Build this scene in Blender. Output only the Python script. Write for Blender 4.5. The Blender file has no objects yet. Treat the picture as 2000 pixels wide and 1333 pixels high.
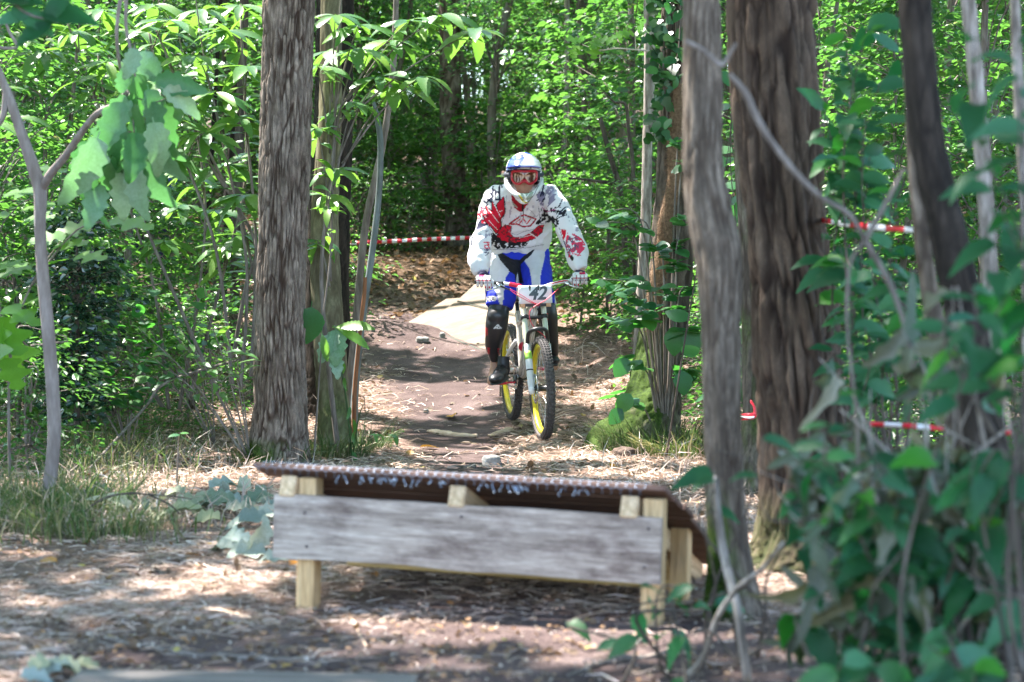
import bpy, math, random
import numpy as np
from mathutils import Vector, Matrix, noise

sc = bpy.context.scene
# ------------------------------------------------------------------ camera, sky, sun, exposure
F, HY, CAMH = 4000.0, 542.0, 1.08          # focal length in photo pixels, horizon row, eye height (m)
camd = bpy.data.cameras.new('camera'); cam = bpy.data.objects.new('camera', camd)
sc.collection.objects.link(cam); sc.camera = cam
cam.location = (0, 0, CAMH); cam.rotation_euler = (math.radians(90), 0, 0)
camd.sensor_width = 36; camd.lens = 36 * F / 2000.0
camd.shift_y = -(666.5 - HY) / 2000.0
camd.clip_start = .1; camd.clip_end = 2000
camd.dof.use_dof = True; camd.dof.focus_distance = 13.8; camd.dof.aperture_fstop = 3.2
SUN = Vector((-.40, .27, .88)).normalized()      # direction towards the sun
w = bpy.data.worlds.new('World'); sc.world = w; w.use_nodes = True
nt = w.node_tree; bg = nt.nodes['Background']
sky = nt.nodes.new('ShaderNodeTexSky'); sky.sky_type = 'NISHITA'; sky.sun_disc = False
sky.sun_elevation = math.asin(SUN.z); sky.sun_rotation = math.atan2(SUN.x, SUN.y)
nt.links.new(sky.outputs[0], bg.inputs[0]); bg.inputs[1].default_value = .15
sl = bpy.data.lights.new('sun', 'SUN'); sun = bpy.data.objects.new('sun', sl); sc.collection.objects.link(sun)
sl.energy = 3.6; sl.angle = math.radians(.55); sl.color = (1, .93, .87)
sun.rotation_euler = SUN.to_track_quat('Z', 'Y').to_euler()
vs = sc.view_settings; vs.view_transform = 'Standard'; vs.look = 'None'; vs.gamma = 1
vs.use_curve_mapping = False; vs.exposure = 2.9
sc.render.engine = 'CYCLES'; cy = sc.cycles
cy.max_bounces = 6; cy.diffuse_bounces = 4; cy.glossy_bounces = 2; cy.transmission_bounces = 5
cy.transparent_max_bounces = 6; cy.caustics_reflective = False; cy.caustics_refractive = False
cy.use_denoising = True; cy.sample_clamp_indirect = 6
R = np.random.RandomState
rnd = random.Random(5)
V3 = Vector
COL = sc.collection

def P(px, py, d):                                  # a photo pixel at a distance -> a point of the place
    return V3(((px - 1000) * d / F, d, CAMH - (py - HY) * d / F))

# ------------------------------------------------------------------ helpers
def tag(o, label=None, cat=None, group=None, kind=None):
    for k, v in (('label', label), ('category', cat), ('group', group), ('kind', kind)):
        if v: o[k] = v
    return o
def empty(name, loc=(0, 0, 0), label=None, cat=None, group=None):
    o = bpy.data.objects.new(name, None); COL.objects.link(o); o.location = loc
    o.empty_display_size = .1
    return tag(o, label, cat, group)
def link(name, me, parent=None, loc=None):
    o = bpy.data.objects.new(name, me); COL.objects.link(o)
    if parent is not None: o.parent = parent
    if loc is not None: o.location = loc
    return o
def mesh(name, V, Fs, mat=None, smooth=True, attrs=None, mats=None, midx=None):
    """V (n,3); Fs one (m,k) array or a list of such arrays"""
    if not isinstance(Fs, list): Fs = [Fs]
    Fs = [np.asarray(f, dtype=np.int32) for f in Fs if len(f)]
    V = np.asarray(V, dtype=np.float32)
    me = bpy.data.meshes.new(name)
    me.vertices.add(len(V)); me.vertices.foreach_set('co', V.ravel())
    lv = np.concatenate([f.ravel() for f in Fs])
    ks = np.concatenate([np.full(len(f), f.shape[1], dtype=np.int32) for f in Fs])
    me.loops.add(len(lv)); me.loops.foreach_set('vertex_index', lv)
    me.polygons.add(len(ks))
    st = np.concatenate([[0], np.cumsum(ks)[:-1]]).astype(np.int32)
    me.polygons.foreach_set('loop_start', st)
    try: me.polygons.foreach_set('loop_total', ks)
    except Exception: pass
    me.polygons.foreach_set('use_smooth', np.full(len(ks), smooth))
    if attrs:
        for k, a in attrs.items():
            a = np.asarray(a, dtype=np.float32)
            if a.ndim == 1:
                at = me.attributes.new(k, 'FLOAT', 'POINT'); at.data.foreach_set('value', a)
            else:
                if a.shape[1] == 3: a = np.hstack([a, np.ones((len(a), 1), np.float32)])
                at = me.attributes.new(k, 'FLOAT_COLOR', 'POINT'); at.data.foreach_set('color', a.ravel())
    for m in (mats or ([mat] if mat else [])): me.materials.append(m)
    if midx is not None: me.polygons.foreach_set('material_index', np.asarray(midx, dtype=np.int32))
    me.update(calc_edges=True); me.validate()
    return me
class MB:                                           # collects pieces of one mesh
    def __init__(s): s.V = []; s.F = {}; s.n = 0; s.A = []
    def add(s, V, Fs, a=0.0):
        V = np.asarray(V, dtype=np.float32)
        for f in (Fs if isinstance(Fs, list) else [Fs]):
            f = np.asarray(f, dtype=np.int32)
            if len(f): s.F.setdefault(f.shape[1], []).append(f + s.n)
        s.V.append(V); s.n += len(V)
        s.A.append(np.full(len(V), a, np.float32) if np.isscalar(a) else np.asarray(a, np.float32))
        return s
    def mesh(s, name, mat, smooth=True):
        return mesh(name, np.vstack(s.V), [np.vstack(f) for f in s.F.values()], mat, smooth, {'rnd': np.concatenate(s.A)})
    def obj(s, name, mat, parent=None, smooth=True): return link(name, s.mesh(name, mat, smooth), parent)
def box(c, s, rot=None, bev=0.0):
    """bevelled box: centre, full size"""
    hx, hy, hz = [x / 2 for x in s]
    if bev <= 0:
        v = np.array([[x, y, z] for x in (-hx, hx) for y in (-hy, hy) for z in (-hz, hz)])
        f = [np.array([[0, 1, 3, 2], [4, 6, 7, 5], [0, 4, 5, 1], [2, 3, 7, 6], [0, 2, 6, 4], [1, 5, 7, 3]])]
    else:
        b = min(bev, hx * .9, hy * .9, hz * .9); vs_ = []; idx = {}
        for i, sx in enumerate((-1, 1)):
            for j, sy in enumerate((-1, 1)):
                for k, sz in enumerate((-1, 1)):
                    for a in range(3):
                        q = [sx * (hx - b), sy * (hy - b), sz * (hz - b)]
                        q[a] = (sx * hx, sy * hy, sz * hz)[a]
                        idx[(i, j, k, a)] = len(vs_); vs_.append(q)
        v = np.array(vs_); q4 = []; t3 = []
        for a in range(3):
            for s_ in (0, 1):
                o1, o2 = [(1, 2), (0, 2), (0, 1)][a]
                def key(u, w_):
                    t = [0, 0, 0]; t[a] = s_; t[o1] = u; t[o2] = w_
                    return idx[(t[0], t[1], t[2], a)]
                q4.append([key(0, 0), key(1, 0), key(1, 1), key(0, 1)])
        for a in range(3):
            o1, o2 = [(1, 2), (0, 2), (0, 1)][a]
            for u in (0, 1):
                for w_ in (0, 1):
                    def k2(sa, ax):
                        t = [0, 0, 0]; t[a] = sa; t[o1] = u; t[o2] = w_
                        return idx[(t[0], t[1], t[2], ax)]
                    q4.append([k2(0, o1), k2(1, o1), k2(1, o2), k2(0, o2)])
        for i in (0, 1):
            for j in (0, 1):
                for k in (0, 1): t3.append([idx[(i, j, k, 0)], idx[(i, j, k, 1)], idx[(i, j, k, 2)]])
        f = [np.array(q4), np.array(t3)]
        cen = np.zeros(3)
        ff = []
        for arr in f:                                # make faces point outwards
            out = []
            for fc in arr:
                p = v[fc]; n = np.cross(p[1] - p[0], p[2] - p[0])
                out.append(fc if np.dot(n, p.mean(0)) > 0 else fc[::-1])
            ff.append(np.array(out))
        f = ff
    if rot is not None: v = v @ np.array(rot.to_3x3()).T
    return v + np.array(c), f
def spline(pts, n, extra=None):
    """Catmull-Rom through pts, n samples; extra: per-point values resampled alike"""
    p = np.array([list(q) for q in pts], float)
    m = len(p); t = np.linspace(0, m - 1, n); i = np.clip(t.astype(int), 0, m - 2); u = (t - i)[:, None]
    def g(a, k): return a[np.clip(k, 0, m - 1)]
    def cr(a):
        a = np.asarray(a, float); a = a[:, None] if a.ndim == 1 else a
        p0, p1, p2, p3 = g(a, i - 1), g(a, i), g(a, i + 1), g(a, i + 2)
        return .5 * ((2 * p1) + (-p0 + p2) * u + (2 * p0 - 5 * p1 + 4 * p2 - p3) * u ** 2 + (-p0 + 3 * p1 - 3 * p2 + p3) * u ** 3)
    if extra is None: return cr(p)
    return cr(p), cr(extra)
def tube(pts, r, seg=8, ry=None, ref=None, cap=True, squash=None):
    """tube along pts with radii r (and ry for an elliptical section, its x axis near ref)"""
    p = np.array([list(q) for q in pts], float); n = len(p)
    r = np.broadcast_to(np.asarray(r, float).ravel() if not np.isscalar(r) else r, (n,))
    ry_ = r if ry is None else np.broadcast_to(np.asarray(ry, float).ravel() if not np.isscalar(ry) else ry, (n,))
    T = np.gradient(p, axis=0); T /= np.linalg.norm(T, axis=1)[:, None] + 1e-12
    U = np.zeros_like(p)
    u = np.array(ref if ref is not None else ((1, 0, 0) if abs(T[0][0]) < .8 else (0, 1, 0)), float)
    for i in range(n):
        if ref is not None: u = np.array(ref, float)
        u = u - T[i] * np.dot(u, T[i]); u /= np.linalg.norm(u) + 1e-12; U[i] = u
    W = np.cross(T, U)
    a = np.linspace(0, 2 * np.pi, seg, endpoint=False)
    V = p[:, None, :] + np.cos(a)[None, :, None] * U[:, None, :] * r[:, None, None] + np.sin(a)[None, :, None] * W[:, None, :] * ry_[:, None, None]
    V = V.reshape(-1, 3)
    i = np.arange(n - 1)[:, None] * seg; j = np.arange(seg)[None, :]; k = (j + 1) % seg
    Fq = np.stack([i + j, i + k, i + seg + k, i + seg + j], -1).reshape(-1, 4)
    Fs = [Fq]
    if cap:
        c0 = len(V); V = np.vstack([V, p[0], p[-1]])
        jj = np.arange(seg); kk = (jj + 1) % seg
        Fs.append(np.vstack([np.stack([kk, jj, np.full(seg, c0)], 1), np.stack([(n - 1) * seg + jj, (n - 1) * seg + kk, np.full(seg, c0 + 1)], 1)]))
    return V, Fs
def stube(pts, r, n=24, seg=8, **k):
    rr = r if not np.isscalar(r) else [r] * len(pts)
    p, q = spline(pts, n, rr)
    return tube(p, np.maximum(q[:, 0], 1e-4), seg, **k)
def lathe(prof, seg=32, axis='x', c=(0, 0, 0)):
    """prof: (radius, along) pairs, closed in a loop"""
    a = np.linspace(0, 2 * np.pi, seg, endpoint=False); m = len(prof)
    V = []
    for t in a:
        for (r_, x) in prof:
            p = [x, r_ * math.cos(t), r_ * math.sin(t)]
            if axis == 'z': p = [r_ * math.cos(t), r_ * math.sin(t), x]
            if axis == 'y': p = [r_ * math.cos(t), x, r_ * math.sin(t)]
            V.append([p[0] + c[0], p[1] + c[1], p[2] + c[2]])
    Fq = []
    for i in range(seg):
        for j in range(m):
            Fq.append([i * m + j, i * m + (j + 1) % m, ((i + 1) % seg) * m + (j + 1) % m, ((i + 1) % seg) * m + j])
    return np.array(V), np.array(Fq)
def ellipsoid(c, r, nu=20, nv=12):
    V = [[0, 0, 1]]
    for i in range(1, nv):
        th = math.pi * i / nv
        for j in range(nu): V.append([math.sin(th) * math.cos(2 * math.pi * j / nu), math.sin(th) * math.sin(2 * math.pi * j / nu), math.cos(th)])
    V.append([0, 0, -1]); V = np.array(V) * np.array(r) + np.array(c)
    q = []; t = []
    for j in range(nu): t.append([0, 1 + j, 1 + (j + 1) % nu])
    for i in range(nv - 2):
        for j in range(nu):
            a = 1 + i * nu; q.append([a + j, a + nu + j, a + nu + (j + 1) % nu, a + (j + 1) % nu])
    L = len(V) - 1; a = 1 + (nv - 2) * nu
    for j in range(nu): t.append([L, a + (j + 1) % nu, a + j])
    return V, [np.array(q), np.array(t)]

# value noise for numpy arrays
def _h(ix, iy, s):
    n = (ix * 374761393 + iy * 668265263 + s * 1442695041) & 0x7fffffff
    n = ((n ^ (n >> 13)) * 1274126177) & 0x7fffffff
    return ((n ^ (n >> 16)) & 0xffff) / 65535.0
def vnoise(x, y, s=0):
    x = np.asarray(x, float); y = np.asarray(y, float)
    ix = np.floor(x).astype(np.int64); iy = np.floor(y).astype(np.int64); fx = x - ix; fy = y - iy
    fx = fx * fx * (3 - 2 * fx); fy = fy * fy * (3 - 2 * fy)
    return (_h(ix, iy, s) * (1 - fx) + _h(ix + 1, iy, s) * fx) * (1 - fy) + (_h(ix, iy + 1, s) * (1 - fx) + _h(ix + 1, iy + 1, s) * fx) * fy
def fbm(x, y, s=0, o=4):
    r_ = 0; a = .5
    for k in range(o): r_ = r_ + a * vnoise(x * 2 ** k, y * 2 ** k, s + k * 17); a *= .5
    return r_ / (1 - .5 ** o)

# ------------------------------------------------------------------ materials
MATS = {}
def newmat(name):
    m = bpy.data.materials.new(name); m.use_nodes = True; MATS[name] = m
    b = m.node_tree.nodes['Principled BSDF']
    return m, m.node_tree, b
def simple(name, col, rough=.5, metal=0, spec=.5, coat=0):
    m, t, b = newmat(name)
    b.inputs['Base Color'].default_value = (*col, 1); b.inputs['Roughness'].default_value = rough
    b.inputs['Metallic'].default_value = metal; b.inputs['Specular IOR Level'].default_value = spec
    b.inputs['Coat Weight'].default_value = coat
    return m
def N(t, ty, **k):
    n = t.nodes.new(ty)
    for a, v in k.items():
        if a in n.inputs: n.inputs[a].default_value = v
        else: setattr(n, a, v)
    return n
def ramp(t, fac, stops):
    r_ = t.nodes.new('ShaderNodeValToRGB'); e = r_.color_ramp.elements
    while len(e) < len(stops): e.new(.5)
    for i, (p, c) in enumerate(stops): e[i].position = p; e[i].color = (*c, 1) if len(c) == 3 else c
    t.links.new(fac, r_.inputs[0]); return r_.outputs[0]
def mixc(t, a, b, f, mode='MIX'):
    m = t.nodes.new('ShaderNodeMix'); m.data_type = 'RGBA'; m.blend_type = mode
    for s, v in ((m.inputs[0], f), (m.inputs[6], a), (m.inputs[7], b)):
        if hasattr(v, 'is_linked') or hasattr(v, 'links'): t.links.new(v, s)
        else: s.default_value = v if not isinstance(v, tuple) else (*v, 1)
    return m.outputs[2]
def tex(t, scale=(1, 1, 1), kind='noise', s=5, detail=6, rough=.6, dist=0, coord='Object', off=None):
    tc = t.nodes.new('ShaderNodeTexCoord'); mp = t.nodes.new('ShaderNodeMapping')
    mp.inputs['Scale'].default_value = scale; t.links.new(tc.outputs[coord], mp.inputs[0])
    if off is not None: mp.inputs['Location'].default_value = off
    if kind == 'noise':
        n = N(t, 'ShaderNodeTexNoise', Scale=s, Detail=detail, Roughness=rough, Distortion=dist); o = n.outputs[0]
    elif kind == 'voronoi':
        n = N(t, 'ShaderNodeTexVoronoi', Scale=s); o = n.outputs[0]
    else:
        n = N(t, 'ShaderNodeTexWave', Scale=s, Distortion=dist, Detail=detail); o = n.outputs[1]
    t.links.new(mp.outputs[0], n.inputs['Vector']); return o
def bump(t, b, h, strength=.5, dist=.01):
    n = t.nodes.new('ShaderNodeBump'); n.inputs['Strength'].default_value = strength; n.inputs['Distance'].default_value = dist
    t.links.new(h, n.inputs['Height']); t.links.new(n.outputs[0], b.inputs['Normal'])
def noisy(name, stops, scale=(1, 1, 1), s=5, rough=.7, bumpk=.4, bdist=.005, spec=.3, dist=0, detail=6, objrnd=0, fine=None):
    m, t, b = newmat(name)
    o = tex(t, scale, 'noise', s, detail, .62, dist)
    c = ramp(t, o, stops)
    if fine:
        o2 = tex(t, scale, 'noise', s * fine, 4, .6)
        c = mixc(t, c, ramp(t, o2, [(.3, (.55, .55, .55)), (.7, (1.25, 1.25, 1.25))]), 1.0, 'MULTIPLY')
    if objrnd:
        oi = t.nodes.new('ShaderNodeObjectInfo')
        c = mixc(t, c, ramp(t, oi.outputs['Random'], [(0, (1 - objrnd,) * 3), (1, (1 + objrnd,) * 3)]), 1.0, 'MULTIPLY')
    t.links.new(c, b.inputs['Base Color']); b.inputs['Roughness'].default_value = rough
    b.inputs['Specular IOR Level'].default_value = spec
    if bumpk: bump(t, b, o, bumpk, bdist)
    return m
def leafmat(name, stops, trans=(.2, .45, .03), tw=.45, rough=.42, spec=.5, veins=False):
    """stops: base colours along the per-leaf random value; a leaf lets light through"""
    m, t, b = newmat(name)
    at = N(t, 'ShaderNodeAttribute', attribute_name='rnd'); oi = t.nodes.new('ShaderNodeObjectInfo')
    ad = N(t, 'ShaderNodeMath', operation='ADD'); t.links.new(at.outputs['Fac'], ad.inputs[0])
    mu = N(t, 'ShaderNodeMath', operation='MULTIPLY'); t.links.new(oi.outputs['Random'], mu.inputs[0]); mu.inputs[1].default_value = 7.31
    t.links.new(mu.outputs[0], ad.inputs[1])
    fr = N(t, 'ShaderNodeMath', operation='FRACT'); t.links.new(ad.outputs[0], fr.inputs[0])
    c = ramp(t, fr.outputs[0], stops)
    n1 = tex(t, (1, 1, 1), 'noise', 18, 3, .6)
    c = mixc(t, c, ramp(t, oi.outputs['Random'], [(0, (.66, .78, .84)), (.5, (1, 1, 1)), (1, (1.22, 1.12, .8))]), 1.0, 'MULTIPLY')
    c = mixc(t, c, ramp(t, n1, [(.3, (.78, .8, .72)), (.7, (1.15, 1.12, 1.2))]), 1.0, 'MULTIPLY')
    if veins:
        wv = tex(t, (0, 1, 0), 'wave', 9, 0, 0, 0); 
        c = mixc(t, c, ramp(t, wv, [(.0, (1.35, 1.35, 1.2)), (.2, (1, 1, 1))]), .6, 'MULTIPLY')
    t.links.new(c, b.inputs['Base Color'])
    b.inputs['Roughness'].default_value = rough; b.inputs['Specular IOR Level'].default_value = spec
    tr = t.nodes.new('ShaderNodeBsdfTranslucent')
    tc = mixc(t, c, trans, .65); t.links.new(tc, tr.inputs[0])
    mx = t.nodes.new('ShaderNodeMixShader'); mx.inputs[0].default_value = tw
    t.links.new(b.outputs[0], mx.inputs[1]); t.links.new(tr.outputs[0], mx.inputs[2])
    t.links.new(mx.outputs[0], t.nodes['Material Output'].inputs[0])
    return m
G = leafmat
M_far = G('leaf_far', [(0, (.022, .070, .028)), (.35, (.036, .110, .040)), (.7, (.055, .148, .052)), (.93, (.09, .19, .045)), (.985, (.24, .25, .03))], (.15, .42, .06), .46, .34, .55)
M_mid = G('leaf_mid', [(0, (.022, .068, .026)), (.5, (.042, .122, .042)), (.9, (.075, .175, .045)), (1, (.13, .23, .04))], (.17, .45, .05), .45, .36)
M_hazel = G('leaf_hazel', [(0, (.020, .085, .034)), (.6, (.034, .13, .05)), (1, (.06, .18, .04))], (.10, .45, .04), .42, .4)
M_chest = G('leaf_chestnut', [(0, (.045, .125, .042)), (.6, (.07, .17, .048)), (1, (.12, .22, .045))], (.24, .52, .05), .42, .36, .55, veins=True)
M_wilt = G('leaf_wilted_pale', [(0, (.035, .14, .035)), (.3, (.07, .19, .07)), (.7, (.15, .27, .15)), (1, (.26, .36, .25))], (.12, .40, .08), .30, .45, .45)
M_wilt2 = G('leaf_wilted_grey', [(0, (.07, .075, .055)), (.35, (.17, .17, .13)), (.6, (.05, .12, .06)), (1, (.32, .31, .26))], (.16, .2, .08), .25, .65, .3)
M_near = G('leaf_near', [(0, (.012, .05, .020)), (.4, (.022, .088, .038)), (.72, (.05, .135, .065)), (.86, (.055, .16, .105)), (.9, (.03, .15, .012)), (1, (.05, .2, .015))], (.03, .34, .05), .33, .5, .22)
M_ivy = G('leaf_ivy', [(0, (.012, .045, .018)), (1, (.03, .09, .03))], (.06, .2, .02), .2, .3, .6)
M_holly = G('leaf_holly', [(0, (.010, .035, .022)), (1, (.022, .06, .035))], (.03, .1, .03), .1, .22, .8)
M_grass = G('grass_blade', [(0, (.035, .085, .02)), (.4, (.07, .12, .035)), (.65, (.15, .14, .06)), (1, (.33, .27, .16))], (.14, .25, .06), .28, .5, .3)
M_straw = G('straw_blade', [(0, (.25, .17, .13)), (.5, (.43, .315, .25)), (.85, (.58, .455, .38)), (1, (.72, .62, .55))], (.45, .35, .25), .15, .6, .25)
M_litter = G('leaf_litter', [(0, (.10, .06, .035)), (.4, (.19, .125, .08)), (.75, (.31, .22, .15)), (.95, (.36, .17, .06)), (.99, (.42, .34, .08))], (.3, .16, .05), .15, .6, .25)
M_orange = G('leaf_fallen_orange', [(0, (.42, .15, .02)), (1, (.6, .3, .03))], (.4, .2, .02), .15, .5, .3)
M_moss = G('moss_blade', [(0, (.014, .03, .008)), (.5, (.032, .062, .010)), (1, (.075, .11, .016))], (.1, .2, .02), .15, .8, .1)

# ------------------------------------------------------------------ terrain
_by = np.array([-30, 0, 13.4, 14.75, 17, 19, 20.5, 22.5, 24, 30, 60, 150, 400.])
_bz = np.array([0, 0, 0, .05, .30, .58, .74, 1.25, 1.42, 2.1, 6, 12, 20.])
_cy = np.array([0, 8, 10, 13, 15, 18, 21]); _cx = np.array([.1, .05, -.2, -.33, -.38, -.62, -.75])
def hgt(x, y):
    x = np.asarray(x, float); y = np.asarray(y, float)
    z = np.interp(y, _by, _bz)
    z = z + .10 * np.clip((x - .9) / 1.2, 0, 1) * np.clip((y - 10) / 4, 0, 1) + .22 * np.clip((x - .6) / .7, 0, 1) * np.clip((y - 15) / 2, 0, 1)
    z = z - .12 * np.clip((-x - 2.2) / 1.5, 0, 1) * np.clip((y - 12) / 6, 0, 1)
    c = np.interp(y, _cy, _cx)
    z = z - .035 * np.exp(-((x - c) / .5) ** 2) * np.clip((y - 8) / 2, 0, 1) * np.clip((21 - y) / 2, 0, 1)
    z = z + .13 * np.exp(-((x + 1.15) / .55) ** 2 - ((y - 18.9) / .6) ** 2)
    z = z + .05 * (fbm(x * .9 + 40, y * .9, 3) - .5) + .03 * (fbm(x * 4 + 9, y * 4, 8, 3) - .5) * np.clip((np.abs(y - 13) - .0) / 2 + .3, 0, 1)
    z = z + .6 * (fbm(x * .08 + 7, y * .08, 5) - .5) * np.clip((y - 24) / 10, 0, 1)
    return z
def g(x, y, dz=0): return V3((x, y, float(hgt(x, y)) + dz))
def gp(px, d, dz=0): return g((px - 1000) * d / F, d, dz)
def pathmask(x, y):
    c = np.interp(y, _cy, _cx); wd = np.interp(y, [4, 6, 7.5, 10, 13, 16, 19, 21, 22], [.9, .8, .40, .28, .26, .50, .85, 1.0, 0.01])
    m = 1 - np.clip((np.abs(x - c) - wd * .7) / (wd * .5 + .01) + (fbm(x * 3, y * 3, 21) - .5) * 1.6, 0, 1)
    m = m * (y < 20.4)
    m2 = 1 - np.clip((np.hypot((x - .0) / 1.9, (y - 5.85) / .75) - .7) / .5 + (fbm(x * 3, y * 3, 22) - .5) * 1.2, 0, 1)
    return np.maximum(m * np.where(y < 7.5, .45, 1), m2)
def grow(a, b, n, k=1.12):
    out = [a]; s = (b - a) / abs(b - a) * .06
    while abs(out[-1] - a) < abs(b - a): s *= k; out.append(out[-1] + s)
    return np.array(out[1:])
xs = np.concatenate([grow(-6, -420, 0, 1.16)[::-1], np.linspace(-6, 6, 201), grow(6, 420, 0, 1.16)])
ys = np.concatenate([grow(4.4, -60, 0, 1.2)[::-1], np.linspace(4.4, 24, 331), grow(24, 420, 0, 1.1)])
X, Y = np.meshgrid(xs, ys); Z = hgt(X, Y)
nx, ny = len(xs), len(ys); i = np.arange(ny - 1)[:, None] * nx; j = np.arange(nx - 1)[None, :]
Fg = np.stack([i + j, i + j + 1, i + j + 1 + nx, i + j + nx], -1).reshape(-1, 4)
pm = pathmask(X, Y)
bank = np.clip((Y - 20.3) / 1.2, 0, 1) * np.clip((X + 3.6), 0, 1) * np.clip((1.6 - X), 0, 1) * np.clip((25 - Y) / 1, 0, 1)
m, t, b = newmat('ground_soil')
o1 = tex(t, (1, 1, 1), 'noise', 2.2, 8, .62); o2 = tex(t, (1, 1, 1), 'noise', 30, 6, .7); o3 = tex(t, (1, 1, 1), 'noise', 110, 3, .6)
litc = ramp(t, o2, [(.30, (.06, .038, .032)), (.45, (.13, .088, .07)), (.6, (.24, .168, .135)), (.75, (.38, .29, .24))])
soil = ramp(t, o1, [(.3, (.060, .042, .040)), (.55, (.110, .080, .075)), (.75, (.18, .14, .13))])
soil = mixc(t, soil, ramp(t, o3, [(.3, (.6, .6, .6)), (.7, (1.35, 1.35, 1.35))]), 1.0, 'MULTIPLY')
pa = N(t, 'ShaderNodeAttribute', attribute_name='path'); ba = N(t, 'ShaderNodeAttribute', attribute_name='bank')
c = mixc(t, litc, soil, pa.outputs['Fac'])
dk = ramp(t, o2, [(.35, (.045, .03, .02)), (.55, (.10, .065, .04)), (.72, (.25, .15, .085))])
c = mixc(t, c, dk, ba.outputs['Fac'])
t.links.new(c, b.inputs['Base Color']); b.inputs['Roughness'].default_value = .95; b.inputs['Specular IOR Level'].default_value = .1
bump(t, b, o2, .8, .02)
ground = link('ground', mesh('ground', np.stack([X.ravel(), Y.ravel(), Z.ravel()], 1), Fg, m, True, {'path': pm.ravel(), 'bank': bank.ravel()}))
tag(ground, 'forest floor of brown soil and dry straw with a worn dirt trail', kind='structure')

# ------------------------------------------------------------------ leaf shapes
def leaf_tmpl(w, n=7, droop=.15, fold=.18, curl=0.0, stalk=0.0, rip=0.0, bend=0.0):
    """unit leaf along +Y, normal +Z; w(t) half width"""
    ts = np.linspace(0, 1, n); V = []; q = []
    for t_ in ts:
        ww = w(t_); zc = -droop * t_ ** 2; rl = rip * math.sin(t_ * 11) * t_; rr_ = rip * math.sin(t_ * 9 + 2) * t_; bx_ = bend * t_ ** 2
        V += [[bx_ - ww, t_, zc + fold * ww - curl * ww * ww + rl], [bx_, t_, zc], [bx_ + ww, t_, zc + fold * ww - curl * ww * ww + rr_]]
    for k in range(n - 1):
        a = 3 * k; q += [[a, a + 1, a + 4, a + 3], [a + 1, a + 2, a + 5, a + 4]]
    V = np.array(V); Fs = [np.array(q)]
    if stalk:
        s = len(V); V = np.vstack([V, [[-.012, -stalk, .02], [.012, -stalk, .02], [.012, .02, 0], [-.012, .02, 0]]])
        Fs[0] = np.vstack([Fs[0], [[s, s + 1, s + 2, s + 3]]])
    return V, Fs
def w_oval(mx, p=.45): return lambda t_: max(.004, mx * math.sin(math.pi * t_ ** (math.log(.5) / math.log(p))) ** .8)
def w_serr(mx, p=.5, teeth=9, k=.18):
    f = w_oval(mx, p); return lambda t_: max(.004, f(t_) * (1 + k * (((t_ * teeth) % 1) - .5)))
def w_lobe(mx, lobes=3.5, k=.42): return lambda t_: max(.006, mx * math.sin(math.pi * min(1, t_) ** .85) ** .6 * (1 + k * math.sin(2 * math.pi * lobes * t_ - .6)))
small = (np.array([[0, 0, 0], [-.22, .28, .05], [-.2, .68, .02], [0, 1, -.12], [.2, .68, .02], [.22, .28, .05]]), [np.array([[0, 5, 4, 3], [0, 3, 2, 1]])])
smallw = (np.array([[0, 0, 0], [-.36, .3, .05], [-.3, .7, .02], [0, 1, -.12], [.3, .7, .02], [.36, .3, .05]]), [np.array([[0, 5, 4, 3], [0, 3, 2, 1]])])
def orient(D, Nn):
    """rows: X, Y(dir), Z(normal) basis matrices from directions D and rough normals Nn"""
    D = D / np.linalg.norm(D, axis=1)[:, None]
    Xx = np.cross(D, Nn); Xx /= np.linalg.norm(Xx, axis=1)[:, None] + 1e-9
    Zz = np.cross(Xx, D)
    return np.stack([Xx, D, Zz], 1)
def scatter(tm, pos, B, sc_, rv=None):
    """many copies of a small template as one vertex block"""
    V0, F0 = tm; n = len(pos); k = len(V0)
    sc_ = np.asarray(sc_); sc_ = sc_[:, None] if sc_.ndim == 1 else sc_
    V = np.einsum('vj,njk->nvk', V0, B * (sc_[:, :, None] if sc_.shape[1] == 3 else sc_[:, None, :])) + pos[:, None, :]
    Fs = [(f[None] + (np.arange(n) * k)[:, None, None]).reshape(-1, f.shape[1]) for f in F0]
    if rv is None: rv = R(n + k).rand(n)
    return V.reshape(-1, 3), Fs, np.repeat(rv, k)

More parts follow.
